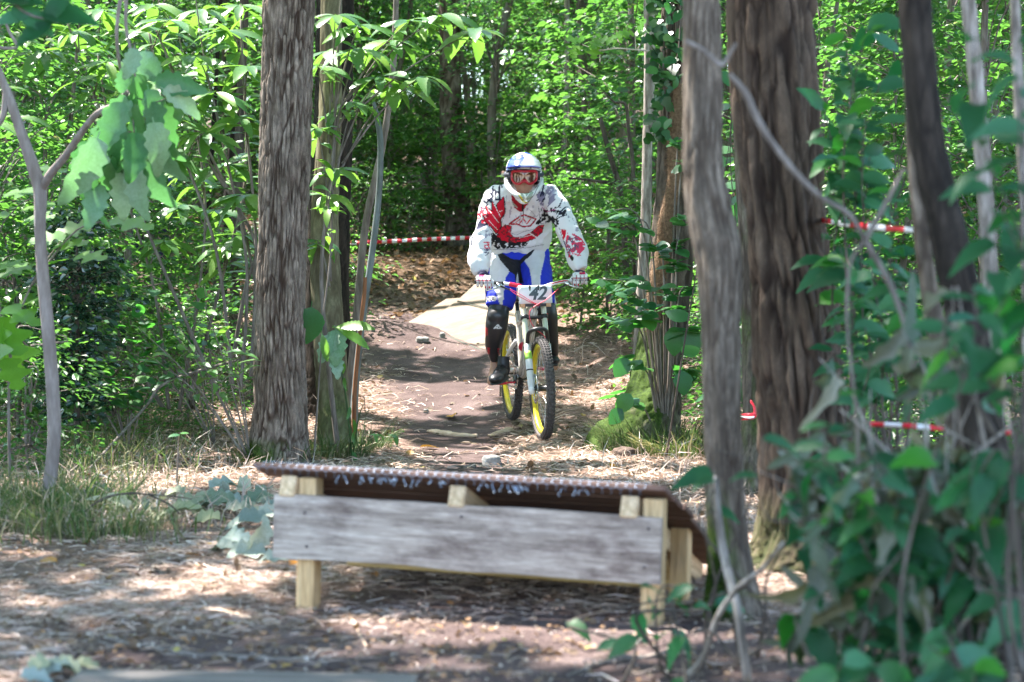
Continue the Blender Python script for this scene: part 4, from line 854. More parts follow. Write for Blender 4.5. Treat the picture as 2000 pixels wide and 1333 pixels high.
def tuft(px, d, r_, n_, L, wd, label, seed, mat=M_grass, name='grass_tuft', rise=(.6, 1.5)):
    r2 = R(seed); c = gp(px, d); a = r2.rand(n_) * 6.28; q = np.sqrt(r2.rand(n_)) * r_; x = c.x + np.cos(a) * q; y = c.y + np.sin(a) * q * .7
    return blades(name, x, y, L, wd, mat, label, rise, .4, -.005, seed, kind='stuff')
tuft(1290, 12.75, .40, 900, .24, .006, 'green grass round the foot of the mossy leaning trunk', 71)
tuft(1350, 12.2, .35, 500, .20, .006, 'green grass between the leaning trunk and the grey trunk', 72)
tuft(545, 12.1, .36, 260, .16, .006, 'grass round the foot of the thick fissured trunk', 73)
tuft(655, 12.4, .25, 420, .20, .005, 'dry and green grass at the foot of the olive stem', 74)
tuft(95, 9.3, .42, 900, .24, .004, 'fine green grass round the foot of the forked sapling', 75)
tuft(170, 8.7, .4, 650, .18, .0035, 'fine yellow green grass in the straw at left', 76)
tuft(700, 13.1, .25, 260, .22, .005, 'grass at the foot of the bent grey pole', 77)
def mosspad(c, r, n_, L, label, seed):
    r2 = R(seed); u = r2.randn(n_, 3); u /= np.linalg.norm(u, axis=1)[:, None]; u[:, 1] = -np.abs(u[:, 1]); u[:, 2] = np.abs(u[:, 2]) * 1.0 - .2
    wob = 1 + .3 * (fbm(u[:, 0] * 3 + seed, u[:, 2] * 3, 5) - .5); pos = np.array(c) + u * np.array(r) * wob[:, None]
    V, Fs, rv = scatter(hair2, pos, orient(u + r2.randn(n_, 3) * .5 + [0, 0, -.15], r2.randn(n_, 3)), L * r2.uniform(.5, 1.3, n_), r2.rand(n_))
    Ve, Fe = ellipsoid(c, [v * .8 for v in r], 16, 10); mb_ = MB(); mb_.add(V, Fs, rv); mb_.add(Ve, Fe, .1)
    return tag(mb_.obj('moss', M_moss), label, None, None, 'stuff')
hair2 = (np.array([[-.08, 0, 0], [.08, 0, 0], [.0, 1, .1]]), [np.array([[0, 1, 2]])])
c_ = gp(514, 11.95); mosspad((c_.x, c_.y, c_.z + .04), (.085, .07, .13), 2600, .045, 'cushion of green moss on the left foot of the thick fissured trunk', 78)
c_ = gp(1224, 13.02); mosspad((c_.x + .03, c_.y, c_.z + .05), (.10, .06, .085), 3200, .04, 'green moss climbing the left flank of the leaning mossy trunk', 79)
c_ = gp(1398, 6.42); mosspad((c_.x + .008, c_.y, c_.z + .06), (.035, .035, .20), 1500, .02, 'green moss on the left foot of the grey trunk beside the jump', 80)

# ------------------------------------------------------------------ plants with leaves one can pick out
def lm(nm, tm, mt): return mesh(nm, tm[0], tm[1], mt, True)
LC = [lm('leaf', leaf_tmpl(w_serr(.150 + .015 * k, .55, 11, .3), 23, .22 + .16 * k, .22, .0, .08, .015, .06 - .06 * k), M_chest) for k in range(3)]
LH = [lm('leaf', leaf_tmpl(w_serr(.40, .42, 8, .12), 15, .12 + .1 * k, .1, .25, .15), M_hazel) for k in range(3)]
LN = [lm('leaf', leaf_tmpl(w_serr(.22 + .05 * k, .45, 7, .26), 17, .25 + .35 * k, .4, .3, .12, .035, .1 - .1 * k), M_near) for k in range(3)]
LP = [lm('leaf', leaf_tmpl(w_lobe(.29, 3.5, .2), 22, .3 + .3 * k, .9, .8, .1, .13, .2 - .2 * k), G('leaf_dead_pale', [(0, (.16, .19, .15)), (.5, (.27, .31, .25)), (.85, (.36, .38, .32)), (1, (.05, .10, .03))], (.2, .26, .15), .15, .6, .25) if k == 0 else MATS['leaf_dead_pale']) for k in range(3)]
LW = [lm('leaf', leaf_tmpl(w_lobe(.27, 4.5, .15), 30, .2 + .4 * k, .7, .3, .12, .05, .12 - .12 * k), M_wilt) for k in range(3)]
LG = [lm('leaf', leaf_tmpl(w_lobe(.17, 2.5, .3), 16, .7 + .5 * k, 1.3, .8, .15, .09, .3 - .3 * k), M_wilt2) for k in range(3)]
LM = [lm('leaf', leaf_tmpl(w_lobe(.40, 2.5, .5), 18, .12 + .1 * k, .12, .2, .15), G('leaf_maple', [(0, (.05, .16, .02)), (1, (.09, .24, .025))], (.25, .6, .03), .5, .4)) if k == 0 else None for k in range(1)]
LI = [lm('leaf', leaf_tmpl(w_lobe(.36, 1.5, .3), 8, .1, .1, .1, .1), M_ivy)]
LO = [lm('leaf', leaf_tmpl(w_serr(.28, .5, 8), 12, .2, .35, .8), M_orange)]
GAPS = [(1690, 812, 1990, 858, .0), (1450, 900, 1530, 1100, .1), (1375, 880, 1460, 1333, .3), (1460, 1100, 1620, 1333, .45), (1600, 415, 1860, 465, .25), (1520, 560, 1640, 800, .35), (1000, 0, 1, 1, 0)]
GAPON = False
def leaf(parent, lms, pos, d, n, L, o0, r2):
    if GAPON:
        c_ = np.array(pos) + np.array(d) / (np.linalg.norm(d) + 1e-9) * L * .5; px = 1000 + c_[0] * F / c_[1]; py = HY - (c_[2] - CAMH) * F / c_[1]
        for a, b2, c2, d2, pr in GAPS:
            if a - 25 < px < c2 + 25 and b2 - 20 < py < d2 + 20 and r2.rand() > pr: return
    D = orient(np.array([d], float), np.array([n], float) + r2.randn(1, 3) * .01)[0]
    o = bpy.data.objects.new('leaf', lms[r2.randint(len(lms))]); COL.objects.link(o); o.parent = parent
    M = Matrix(((D[0][0] * L, D[1][0] * L, D[2][0] * L, pos[0] - o0[0]), (D[0][1] * L, D[1][1] * L, D[2][1] * L, pos[1] - o0[1]), (D[0][2] * L, D[1][2] * L, D[2][2] * L, pos[2] - o0[2]), (0, 0, 0, 1)))
    o.matrix_basis = M; return o
def plant(label, cat, stems, mt, name='shrub', base=None, group=None):
    """stems: list of (points, radii); returns root, origin"""
    b_ = MB(); pts0 = stems[0][0][0]; base = base or g(pts0[0], pts0[1]); r_ = empty(name, base, label, cat, group); o0 = np.array(base)
    for pl, rr in stems:
        V, Fs = stube([np.array(q) for q in pl], rr, max(8, 5 * len(pl)), 6); b_.add(V - o0, Fs)
    b_.obj('stem', mt, r_); return r_, o0
def rosette(root, o0, lms, c, up, L, n_, r2, spread=1.0, bias=None):
    a0 = r2.rand() * 6.28; up = np.array(up, float)
    for k in range(n_):
        a = a0 + k * 6.283 / n_ + r2.randn() * .15; d = np.array([math.cos(a), math.sin(a), -.12 + r2.randn() * .12]) * spread
        if bias is not None: d = d + np.array(bias)
        leaf(root, lms, np.array(c) + d * .01, d, up + r2.randn(3) * .18, L * r2.uniform(.7, 1.15), o0, r2)
def alternate(root, o0, lms, pts, L, n_, r2, t0=.2, side=1.0, droop=-.1, up=(0, -.25, 1), jit=.25):
    p_ = spline([np.array(q) for q in pts], 60); 
    for k in range(n_):
        t_ = t0 + (1 - t0) * (k + .5 * r2.rand()) / n_; i_ = min(58, int(t_ * 59)); d = p_[i_ + 1] - p_[i_]; d = d / (np.linalg.norm(d) + 1e-9)
        s_ = np.cross(d, [0, 0, 1]); s_ = s_ / (np.linalg.norm(s_) + 1e-9) * (1 if k % 2 else -1)
        leaf(root, lms, p_[i_], d * .5 + s_ * side + np.array([0, 0, droop]) + r2.randn(3) * jit, np.array(up) + r2.randn(3) * .25, L * r2.uniform(.65, 1.2), o0, r2)
A3 = lambda *a: np.array(P(*a))
r2 = R(5)
# chestnut coppice left, bright serrated rosettes
tips = [(90, 100), (150, 60), (210, 120), (270, 60), (330, 40), (380, 110), (440, 60), (485, 130), (420, 180), (350, 200), (300, 160), (250, 220), (470, 230), (400, 260), (440, 320), (480, 380), (380, 330), (330, 300), (420, 410), (475, 460), (500, 300), (390, 20), (470, 10), (300, 10), (180, 200), (360, 400), (260, 330), (320, 470), (200, 20), (445, 480), (140, 420), (60, 560)]
for lab_, sub, dd, mains in (('sunlit chestnut shoots with long serrated leaves left of the thick trunk', tips[:16], 12.8, [[(470, 760), (482, 520), (440, 300), (400, 120), (380, -20)], [(455, 760), (420, 480), (330, 230), (290, 60)], [(490, 740), (500, 480), (480, 230), (470, 40)], [(430, 780), (300, 480), (190, 200), (130, 40)]]),
                              ('chestnut shoots with serrated leaves further down left of the thick trunk', tips[16:], 13.4, [[(350, 800), (390, 560), (400, 380), (370, 180), (340, 20)], [(330, 800), (300, 560), (230, 330), (190, 100)], [(370, 780), (440, 520), (480, 330), (470, 10)], [(320, 800), (200, 600), (110, 480)]])):
    b0 = gp(450 if dd < 13 else 345, dd); st = [([A3(a_, c_, dd + .1 * k_) for k_, (a_, c_) in enumerate(mm)], [.013, .010, .008, .006, .003][:len(mm)]) for mm in mains]
    mp_ = np.vstack([spline(q_, 40) for q_, _ in st]); nm = len(st)
    for tx, ty in sub:
        e = A3(tx, ty, dd + r2.uniform(-.5, .5)); low = mp_[mp_[:, 2] < e[2] - .15]; k_ = np.argmin(np.linalg.norm((low - e), axis=1)) if len(low) else 0
        j_ = low[k_] if len(low) else mp_[0]; st.append(([j_, j_ * .5 + e * .5 + [0, 0, .04], e], [.006, .004, .002]))
    r_, o0 = plant(lab_, 'chestnut shoots', st, M_bark_thin, 'chestnut_shoots', b0)
    for (pl, rr), (tx, ty) in zip(st[nm:], sub):
        rosette(r_, o0, LC, pl[-1], (0, -.3, 1), .24, 8, r2, 1, (0, -.1, -.05))
        alternate(r_, o0, LC, [pl[0], pl[-1]], .20, 9, r2, .1)
# chestnut shoot between the trunks with sunlit leaves
b0 = gp(662, 12.5); r2 = R(6); tips = [(640, 100), (700, 95), (765, 80), (655, 30), (700, 50), (800, 40), (860, 30), (930, 60), (620, 130), (690, 200), (620, 250), (660, 215), (740, 150), (650, 330), (640, 380), (620, 470), (770, 170), (820, 150)]
st = []
for tx, ty in tips:
    e = A3(tx, ty, 12.4 + r2.uniform(-.25, .2)); m_ = A3(655 + (tx - 655) * .35, (ty + 560) / 2, 12.5); j_ = A3(648 + (tx - 655) * .12, min(560, ty + 170), 12.42); st.append(([j_, j_ * .5 + e * .5 + [0, 0, .05], e], [.007, .005, .002]))
st = [([np.array(b0), A3(640, 700, 12.45), A3(628, 520, 12.42), A3(650, 300, 12.4), A3(662, 60, 12.4), A3(670, -40, 12.4)], [.018, .015, .012, .010, .007, .004])] + st
r_, o0 = plant('chestnut shoot with sunlit white looking leaves between the left trunks', 'chestnut shoots', st, M_bark_thin, 'chestnut_shoots', b0)
for (pl, rr), (tx, ty) in zip(st[1:], tips):
    rosette(r_, o0, LC, pl[-1], (0, -.35, 1), .25 if ty < 200 else .19, 7, r2, 1, (.25, -.1, 0)); alternate(r_, o0, LC, [pl[-2], pl[-1]], .14, 4, r2, .5)
# big limp leaves and low shoots round the olive stem
r2 = R(7); b0 = gp(688, 12.2); st = [([np.array(b0), A3(676, 780, 12.2), A3(662, 700, 12.2), A3(655, 640, 12.2)], [.006, .005, .004, .003]), ([np.array(b0), A3(700, 820, 12.15), A3(710, 790, 12.15)], [.005, .004, .002])]
r_, o0 = plant('low shoot with large limp pale green leaves beside the olive stem', 'chestnut shoots', st, M_grass, 'chestnut_shoots', b0)
for px, py, dx, dz_, L in [(655, 640, .5, .1, .27), (655, 640, .9, -.35, .24), (655, 645, .15, -.9, .22), (655, 650, -.3, -.8, .2), (650, 690, .3, -.7, .16)]: leaf(r_, LW[:1] if dz_ < -.5 else LC, A3(px, py, 12.15), (dx, -.35, dz_), (.1, -.8, .6), L, o0, r2)
alternate(r_, o0, LC, [A3(668, 700, 12.2), A3(676, 760, 12.2), A3(690, 830, 12.2), np.array(b0)], .10, 7, r2, .05); alternate(r_, o0, LC, [np.array(b0), A3(720, 850, 12), A3(760, 850, 12), A3(778, 845, 12)], .09, 7, r2, .3)
r2 = R(8); b0 = gp(612, 12.0)
r_, o0 = plant('shoot with one big round backlit leaf right of the thick fissured trunk', 'shrub', [([np.array(b0), A3(622, 760, 12.05), A3(628, 640, 12.05), A3(610, 600, 12.0)], [.006, .005, .004, .003]), ([A3(628, 640, 12.05), A3(645, 500, 12.1), A3(640, 420, 12.1), A3(650, 350, 12.1)], [.005, .005, .004, .003])], M_bark_thin, 'shrub', b0)
leaf(r_, LH, A3(608, 600, 11.98), (-.1, -.05, -1), (.2, -1, .1), .22, o0, r2); alternate(r_, o0, LC, [A3(645, 500, 12.1), A3(640, 420, 12.1), A3(650, 350, 12.1)], .13, 12, r2, 0)
leaf(r_, LC, A3(628, 650, 12.0), (.25, -.1, -1), (.2, -1, .1), .17, o0, r2)
# hazel shrub right of the rider
r2 = R(9); b0 = gp(1300, 12.9); tips = [(1165, 435), (1195, 410), (1230, 430), (1170, 545), (1205, 570), (1230, 540), (1260, 590), (1190, 620), (1245, 610), (1215, 700), (1290, 560), (1320, 600), (1340, 560), (1345, 640), (1345, 720), (1280, 480), (1330, 470), (1345, 420), (1200, 770), (1320, 510), (1350, 310), (1335, 275)]
st = [([np.array(b0), (np.array(b0) * .5 + A3((1310 + tx) / 2, ty + 40, 12.75) * .5), A3((1310 + tx) / 2, ty + 25, 12.7), A3(tx, ty, 12.6 + r2.uniform(-.2, .15))], [.009, .007, .005, .002]) for tx, ty in tips]
r_, o0 = plant('hazel shrub with round green leaves in front of the mossy leaning trunk', 'shrub', st, M_bark_thin, 'hazel_shrub', b0)
for (pl, rr), (tx, ty) in zip(st, tips): alternate(r_, o0, LH, [pl[-2], pl[-1]], .115 if ty > 600 else .10, 11, r2, .25, 1, -.08)
for px, py, L, dx in [(1318, 640, .17, .0), (1350, 640, .17, .1), (1332, 725, .15, .1), (1225, 700, .14, -.6), (1232, 770, .14, -.7), (1215, 800, .12, -.8)]: leaf(r_, LH, A3(px, py, 12.5), (dx, -.25, -.9), (.1, -1, .2), L, o0, r2)
# ivy on the leaning trunk
r2 = R(10); ir, o0 = plant('dark glossy ivy covering the top of the leaning mossy trunk', 'ivy', [([A3(1318, 330, 13.12), A3(1300, 200, 13.1), A3(1296, 100, 13.1), A3(1310, -60, 13.1)], [.006, .007, .006, .005]), ([A3(1300, 200, 13.1), A3(1325, 100, 13.1), A3(1330, -40, 13.1)], [.005, .005, .004])], M_bark_thin, 'ivy', g(P(1318, 330, 13.12).x, 13.2))
for k in range(210):
    px = 1268 + 70 * r2.rand(); py = -60 + 330 * r2.rand() ** 1.7; leaf(ir, LI if r2.rand() < .6 else LH, A3(px, py, 13.1 - .28 * r2.rand() ** 2 + .1 * abs(px - 1305) / 30), (r2.randn() * .9, -.5, -.5 + r2.randn() * .4), (r2.randn() * .8, -.8, .8), .085 * r2.uniform(.5, 1.35), o0, r2)
# maple sprig catching the light above the rider
r2 = R(11); sp, o0 = plant('pale sunlit twig with maple leaves hanging above the rider', 'twig', [([A3(1268, 100, 14.4), A3(1235, 97, 14.2), A3(1205, 95, 14.1), A3(1172, 98, 14.1), A3(1138, 88, 14.1)], [.006, .005, .005, .004, .002]), ([A3(1172, 98, 14.1), A3(1171, 75, 14.1)], [.004, .002]), ([A3(1172, 98, 14.1), A3(1172, 122, 14.1)], [.004, .003]), ([A3(1242, 96, 14.2), A3(1240, 65, 14.2)], [.004, .002])], simple('twig_pale', (.5, .42, .36), .7), 'twig', P(1268, 100, 14.4))
for px, py, dx, dz_ in [(1133, 80, -.8, .1), (1130, 90, -.3, -.6), (1171, 76, -.3, -.4), (1176, 76, 1, -.2), (1163, 90, -.1, -.6), (1240, 66, 1, .2), (1238, 66, -1, .1), (1225, 70, -1, -.05), (1245, 62, .3, .5)]: leaf(sp, LM, A3(px, py, 14.1), (dx, -.4, dz_), (0, -.7, .8), .11, o0, r2)
# wilted hanging branch
r2 = R(12); hb, o0 = plant('wilted bunch of drooping pale lobed leaves hanging from the left sapling', 'hanging branch', [([A3(250, 176, 9.0), A3(256, 185, 8.95), A3(262, 200, 8.9)], [.008, .006, .004]), ([A3(262, 190, 8.9), A3(300, 200, 8.85), A3(330, 190, 8.8)], [.004, .003, .002]), ([A3(250, 180, 8.9), A3(220, 230, 8.85), A3(190, 280, 8.8)], [.004, .003, .002]), ([A3(255, 185, 8.9), A3(262, 260, 8.85), A3(262, 330, 8.8)], [.004, .003, .002])], M_bark_thin, 'hanging_branch', P(250, 176, 9.0))
for px, py, dx, dz_, L in [(262, 95, -.1, -1, .14), (285, 100, .05, -1, .16), (300, 110, .2, -1, .13), (248, 130, -.2, -1, .13), (305, 160, 1, -.15, .19), (320, 175, .9, -.5, .16), (290, 175, .3, -1, .2), (250, 190, -.6, -.9, .2), (270, 190, 0, -1, .24), (240, 200, -.3, -1, .22), (300, 200, .5, -.9, .22), (215, 230, -.2, -1, .24), (190, 270, -.25, -1, .26), (200, 280, .15, -1, .26), (175, 275, -.1, -1, .24), (235, 250, 0, -1, .22), (265, 260, .1, -1, .22),
                           (290, 260, .3, -1, .2), (255, 290, -.1, -1, .2), (285, 300, .25, -1, .24), (225, 310, 0, -1, .2), (245, 330, .1, -1, .22), (270, 330, 0, -1, .2), (190, 360, 0, -1, .2), (180, 340, -.3, -1, .18), (300, 240, .25, -1, .2), (265, 145, .2, -1, .2), (310, 250, .2, -1, .16)]:
    leaf(hb, LW, A3(px, py, 8.85 + r2.uniform(-.12, .1)), (dx, r2.randn() * .2 - .1, dz_), (r2.randn() * .5, -1, .25), L, o0, r2)
# lobed green leaves under it and at the left edge
r2 = R(13); st = [([np.array(gp(20, 9.9)), A3(20, 700, 9.9), A3(60, 560, 9.9), A3(120, 470, 9.9)], [.008, .007, .005, .003]), ([A3(60, 560, 9.9), A3(150, 450, 9.8), A3(240, 430, 9.8)], [.005, .004, .002]), ([A3(20, 700, 9.9), A3(0, 600, 9.9), A3(-10, 420, 9.9), A3(60, 240, 9.9)], [.005, .004, .003, .002])]
mp, o0 = plant('young maple with bright lobed leaves at the left edge', 'maple', st, M_bark_thin, 'maple_sapling')
for px, py, dx, dz_, L in [(215, 430, 1, -.1, .22), (180, 440, -.6, -.1, .18), (130, 460, -1, -.1, .18), (110, 480, .6, .1, .18), (50, 430, .6, .1, .16), (20, 420, -.5, 0, .16), (60, 520, -.7, -.2, .16), (85, 520, .5, .2, .16), (10, 600, .8, -.3, .2), (20, 640, .1, -1, .24), (5, 640, -.2, -1, .22), (0, 620, .6, -.8, .22), (30, 230, 1, .05, .18), (0, 230, .9, .1, .18), (-20, 240, .8, 0, .2), (60, 180, -.4, .2, .15), (40, 600, .6, .3, .14), (150, 500, .9, 0, .16), (110, 400, -1, -.05, .16), (10, 380, .8, .1, .18), (70, 330, .9, 0, .16), (10, 700, .4, -.6, .18), (-10, 520, .8, .1, .18)]:
    leaf(mp, LM if py > 300 else LC, A3(px, py, 9.8 + r2.randn() * .1), (dx, -.3 + r2.randn() * .1, dz_), (r2.randn() * .2, -.35, 1), L, o0, r2)
tl, o0 = plant('dark blurred leaves hanging into the top left corner', 'hanging branch', [([A3(-30, -60, 6.4), A3(20, 0, 6.4), A3(60, 30, 6.4), A3(110, 40, 6.4)], [.006, .005, .004, .002])], M_bark_thin, 'hanging_branch', P(-30, -60, 6.4))
for px, py, dx, dz_, L in [(20, 15, .9, -.3, .14), (60, 30, -1, -.2, .12), (80, 30, .9, .2, .14), (100, 40, .3, .8, .13), (105, 45, -.9, -.5, .14), (0, 0, 1, .1, .14), (40, 10, .2, .6, .11)]: leaf(tl, LN, A3(px, py, 6.4), (dx, -.2, dz_), (0, -.8, .5), L, o0, r2)
# holly
(Vh, Fh, rvh), sth = crown_geo(91, 1.5, .42, 60, .055, .25, smallw, 30, .9, .4)
hl = empty('holly_bush', gp(150, 12.2), 'dark bluish holly bush behind the forked sapling', 'bush'); link('crown', mesh('crown', Vh, Fh, M_holly, False, {'rnd': rvh}), hl); sth.add(*stube([[0, 0, -.1], [0, .02, .6], [0, 0, 1.3]], [.02, .015, .006], 10, 7)); sth.obj('stem', M_bark_dark, hl)
# low leafy plants in front of the trunks at left
r2 = R(14)
for lab_, base_, tips, L in (('pale leafed spray bending left at the foot of the thick trunk', gp(490, 11.9), [(400, 600), (440, 640), (340, 650), (380, 690), (300, 700), (460, 690), (270, 640), (330, 610)], .12), ('small seedling with two pale leaves in the straw at left', gp(345, 10.6), [(352, 845)], .07), ('broad leafed low plant in the grass at left', gp(250, 12.6), [(200, 720), (270, 700), (310, 740), (250, 760), (180, 690), (150, 760)], .11), ('leafy spray reaching left over the sunlit grass', gp(420, 13.2), [(250, 590), (300, 560), (350, 590), (210, 620), (400, 560), (270, 650)], .10)):
    st = [([np.array(base_), np.array(base_) * .5 + A3(tx, ty, base_.y) * .5 + [0, 0, .08], A3(tx, ty, base_.y - .1)], [.005, .004, .002]) for tx, ty in tips]
    r_, o0 = plant(lab_, 'plant', st, M_bark_thin, 'leafy_plant', base_)
    for pl, rr in st: alternate(r_, o0, LC if L > .115 else LH, [pl[-2], pl[-1]], L, 3 if L < .08 else 9, r2, .1 if L > .08 else .6, 1, -.05)
# wilted cut foliage lying beside the jump
r2 = R(15)
def groundleaves(label, cat, name, spots, lms, L, lift=.02, mat=None):
    d0 = spots[0]; q = []
    for px, py in spots:
        lo, hi = 5.0, 24.0
        for _ in range(40):
            mid = (lo + hi) / 2; w_ = P(px, py, mid)
            if w_.z > float(hgt(w_.x, w_.y)) + lift: lo = mid
            else: hi = mid
        q.append(np.array(P(px, py, lo)))
    stp = [q[0], (q[0] + q[-1]) / 2 + [0, 0, .01], q[-1]] if len(q) > 1 else [q[0], q[0] + [.01, 0, 0], q[0] + [.03, 0, 0]]
    r_, o0 = plant(label, cat, [(stp, [.004, .004, .003])], M_bark_thin, name, g(q[0][0], q[0][1]))
    for p_ in q: leaf(r_, lms, p_ + [0, 0, .01], (r2.randn(), r2.randn() * .6, r2.rand() * .4), (r2.randn() * .5, -.6, 1), L * r2.uniform(.7, 1.2), o0, r2)
groundleaves('wilted cut branch with crumpled pale leaves lying left of the jump', 'cut branch', 'cut_branch', [(530, 985), (515, 1000), (500, 975), (480, 990), (460, 985), (440, 1000), (425, 980), (505, 1010), (470, 1005), (385, 985), (370, 1000), (360, 970), (395, 1010), (345, 990), (410, 960), (525, 960), (490, 960), (450, 965), (430, 1020), (520, 1020)], LP, .15, .05)
groundleaves('second wilted branch with pale leaves on the straw further left', 'cut branch', 'cut_branch', [(285, 1000), (270, 990), (235, 985), (205, 975), (190, 965), (300, 1010), (180, 960), (250, 1000)], LP, .13, .03)
groundleaves('flat wilted leaves on the ground below the left end of the jump', 'cut branch', 'cut_branch', [(430, 1075), (460, 1080), (490, 1085), (520, 1085), (550, 1092), (500, 1070), (560, 1100), (535, 1075), (480, 1068)], LP, .13, .02)
groundleaves('crumpled pale leaves in the bottom left corner', 'cut branch', 'cut_branch', [(60, 1320), (90, 1310), (120, 1318), (150, 1300), (40, 1330), (110, 1300)], LP, .10, .02)
for lab_, s_ in (('orange leaf lying on the trail left of the stone', (857, 876)), ('orange leaf on the straw beside the olive stem', (768, 857)), ('orange leaf in the straw in front of the forked sapling', (153, 1000)), ('orange leaf in the foreground straw at left', (78, 1095)), ('orange leaf among the straw right of the trail', (1195, 915)), ('small orange leaf on the straw at left centre', (397, 1088)), ('brown orange leaf right of the front wheel', (1160, 905)), ('orange leaf tucked against the left leg of the jump', (566, 1106)), ('small orange leaf beside the dark trail patch', (882, 812))):
    lo, hi = 5.0, 24.0
    for _ in range(40):
        mid = (lo + hi) / 2; w_ = P(*s_, mid)
        if w_.z > float(hgt(w_.x, w_.y)) + .012: lo = mid
        else: hi = mid
    o = link('fallen_leaf', LO[0], None, P(*s_, lo)); o.rotation_euler = (.2, .3, rnd.random() * 6); o.scale = (.11 * lo / 12 + .02,) * 3; tag(o, lab_, 'leaf')

# near foliage at right, out of focus
GAPON = True
r2 = R(16)
def nearshrub(label, base_, tips, d0, lms, L, nl, seed, mt=M_bark_dark, side=1, droop=-.25, up=(0, -.6, .8)):
    r2 = R(seed); st = []
    for tx, ty in tips:
        dd = d0 + r2.uniform(-.35, .35); e = A3(tx, ty, dd); b2 = np.array(base_) + [r2.randn() * .1, r2.randn() * .1, 0]
        dr_ = e - b2; st.append(([b2, b2 + dr_ * .3 + r2.randn(3) * .06, b2 + dr_ * .55 + r2.randn(3) * .08 + [0, 0, .08], b2 + dr_ * .8 + r2.randn(3) * .05, e], [.006, .005, .0035, .0025, .0015]))
    r_, o0 = plant(label, 'shrub', st, mt, 'leafy_shrub', base_)
    for pl, rr in st: alternate(r_, o0, lms, pl[2:] if len(tips) > 8 else pl[1:], L, nl, r2, .0, side, droop, up)
    return r_
nearshrub('near shrub with broad blue green leaves filling the lower right', gp(1850, 4.6), [(1490, 850), (1580, 900), (1640, 760), (1700, 880), (1540, 960), (1620, 1020), (1700, 1080), (1780, 980), (1850, 900), (1900, 1020), (1650, 1150), (1750, 1200), (1850, 1150), (1950, 1100), (1560, 1060), (1990, 950), (1680, 960), (1800, 1080)], 4.7, LN, .085, 15, 1)
nearshrub('dark green leaves of a near shrub hanging at the right edge', gp(2080, 4.3), [(1980, 150), (2000, 260), (1960, 420), (1930, 300), (2010, 520), (1900, 560), (1960, 640), (1880, 700), (1980, 760), (1920, 820), (1850, 620), (1990, 30), (1900, 60)], 4.4, LN, .095, 10, 2)
nearshrub('blurred shrub with green leaves between the massive and the dark trunk', gp(1700, 7.1), [(1600, 180), (1660, 120), (1640, 250), (1700, 300), (1640, 330), (1720, 160), (1650, 60), (1700, 30), (1740, 360), (1690, 230), (1750, 60)], 7.1, LN, .11, 16, 3)
nearshrub('blurred lower shrub with pale green leaves beside the massive trunk', gp(1740, 6.4), [(1660, 560), (1700, 520), (1740, 480), (1690, 640), (1760, 600), (1640, 620), (1730, 700), (1660, 740), (1780, 540), (1840, 480), (1640, 480)], 6.4, LN, .085, 14, 4)
nearshrub('low near shrub with dark green leaves at the bottom right corner', gp(1750, 4.3), [(1650, 1280), (1720, 1300), (1800, 1250), (1900, 1290), (1980, 1220), (1850, 1330), (1780, 1200), (1950, 1330)], 4.35, LN, .09, 13, 5)
nearshrub('wilted near shrub with curled grey green leaves at the lower right', gp(1820, 4.9), [(1600, 700), (1640, 860), (1560, 900), (1700, 760), (1760, 820), (1820, 700), (1870, 620), (1900, 780), (1800, 900), (1850, 980), (1640, 1000), (1720, 1040), (1930, 900), (1980, 1000), (1590, 1120), (1860, 560), (1780, 1140), (1920, 1120)], 4.95, LG, .12, 12, 6, M_bark_pale, .5, -1.0, (0, -1, .2))
nearshrub('small twig with torn green leaves in front of the grey trunk', gp(1480, 5.6), [(1405, 905), (1430, 960), (1400, 1000), (1470, 900), (1510, 940), (1440, 870)], 5.6, LN, .08, 4, 7)
nearshrub('teal leafed shrub leaning over the ground right of the jump', gp(1330, 5.4), [(1290, 1160), (1240, 1230), (1320, 1200), (1350, 1130)], 5.35, LN, .09, 4, 8)
nearshrub('leafy shrub behind the grey trunk with round pale leaves', gp(1440, 11.8), [(1430, 180), (1425, 250), (1440, 300), (1430, 380), (1450, 430), (1425, 460), (1440, 120)], 11.8, LH, .14, 8, 9)

nearshrub('second wilted shrub with hanging grey curled leaves nearer the right edge', gp(1950, 4.5), [(1760, 640), (1850, 760), (1900, 880), (1960, 700), (1800, 760), (1990, 860), (1940, 1020), (1860, 1100), (1700, 900), (1600, 820), (1540, 1000), (1480, 920), (1660, 930)], 4.6, LG, .11, 11, 10, M_bark_pale, .4, -1.0, (0, -1, .2))
crook('thin bare twigs criss crossing behind the wilted leaves at right', [([(1900, 1300, 4.8), (1850, 1100, 4.8), (1790, 950, 4.8), (1700, 850, 4.8), (1640, 800, 4.8)], [.006, .006, .005, .004, .002]), ([(1560, 1200, 4.9), (1640, 1050, 4.9), (1760, 950, 4.9), (1880, 900, 4.9), (1990, 820, 4.9)], [.003, .005, .006, .005, .004]), ([(1990, 1150, 4.7), (1930, 900, 4.7), (1900, 740, 4.7), (1870, 560, 4.7)], [.006, .005, .004, .002]), ([(1600, 1000, 4.9), (1720, 1120, 4.9), (1800, 1220, 4.9)], [.005, .005, .004])], M_bark_pale, 'twigs', 'twigs')

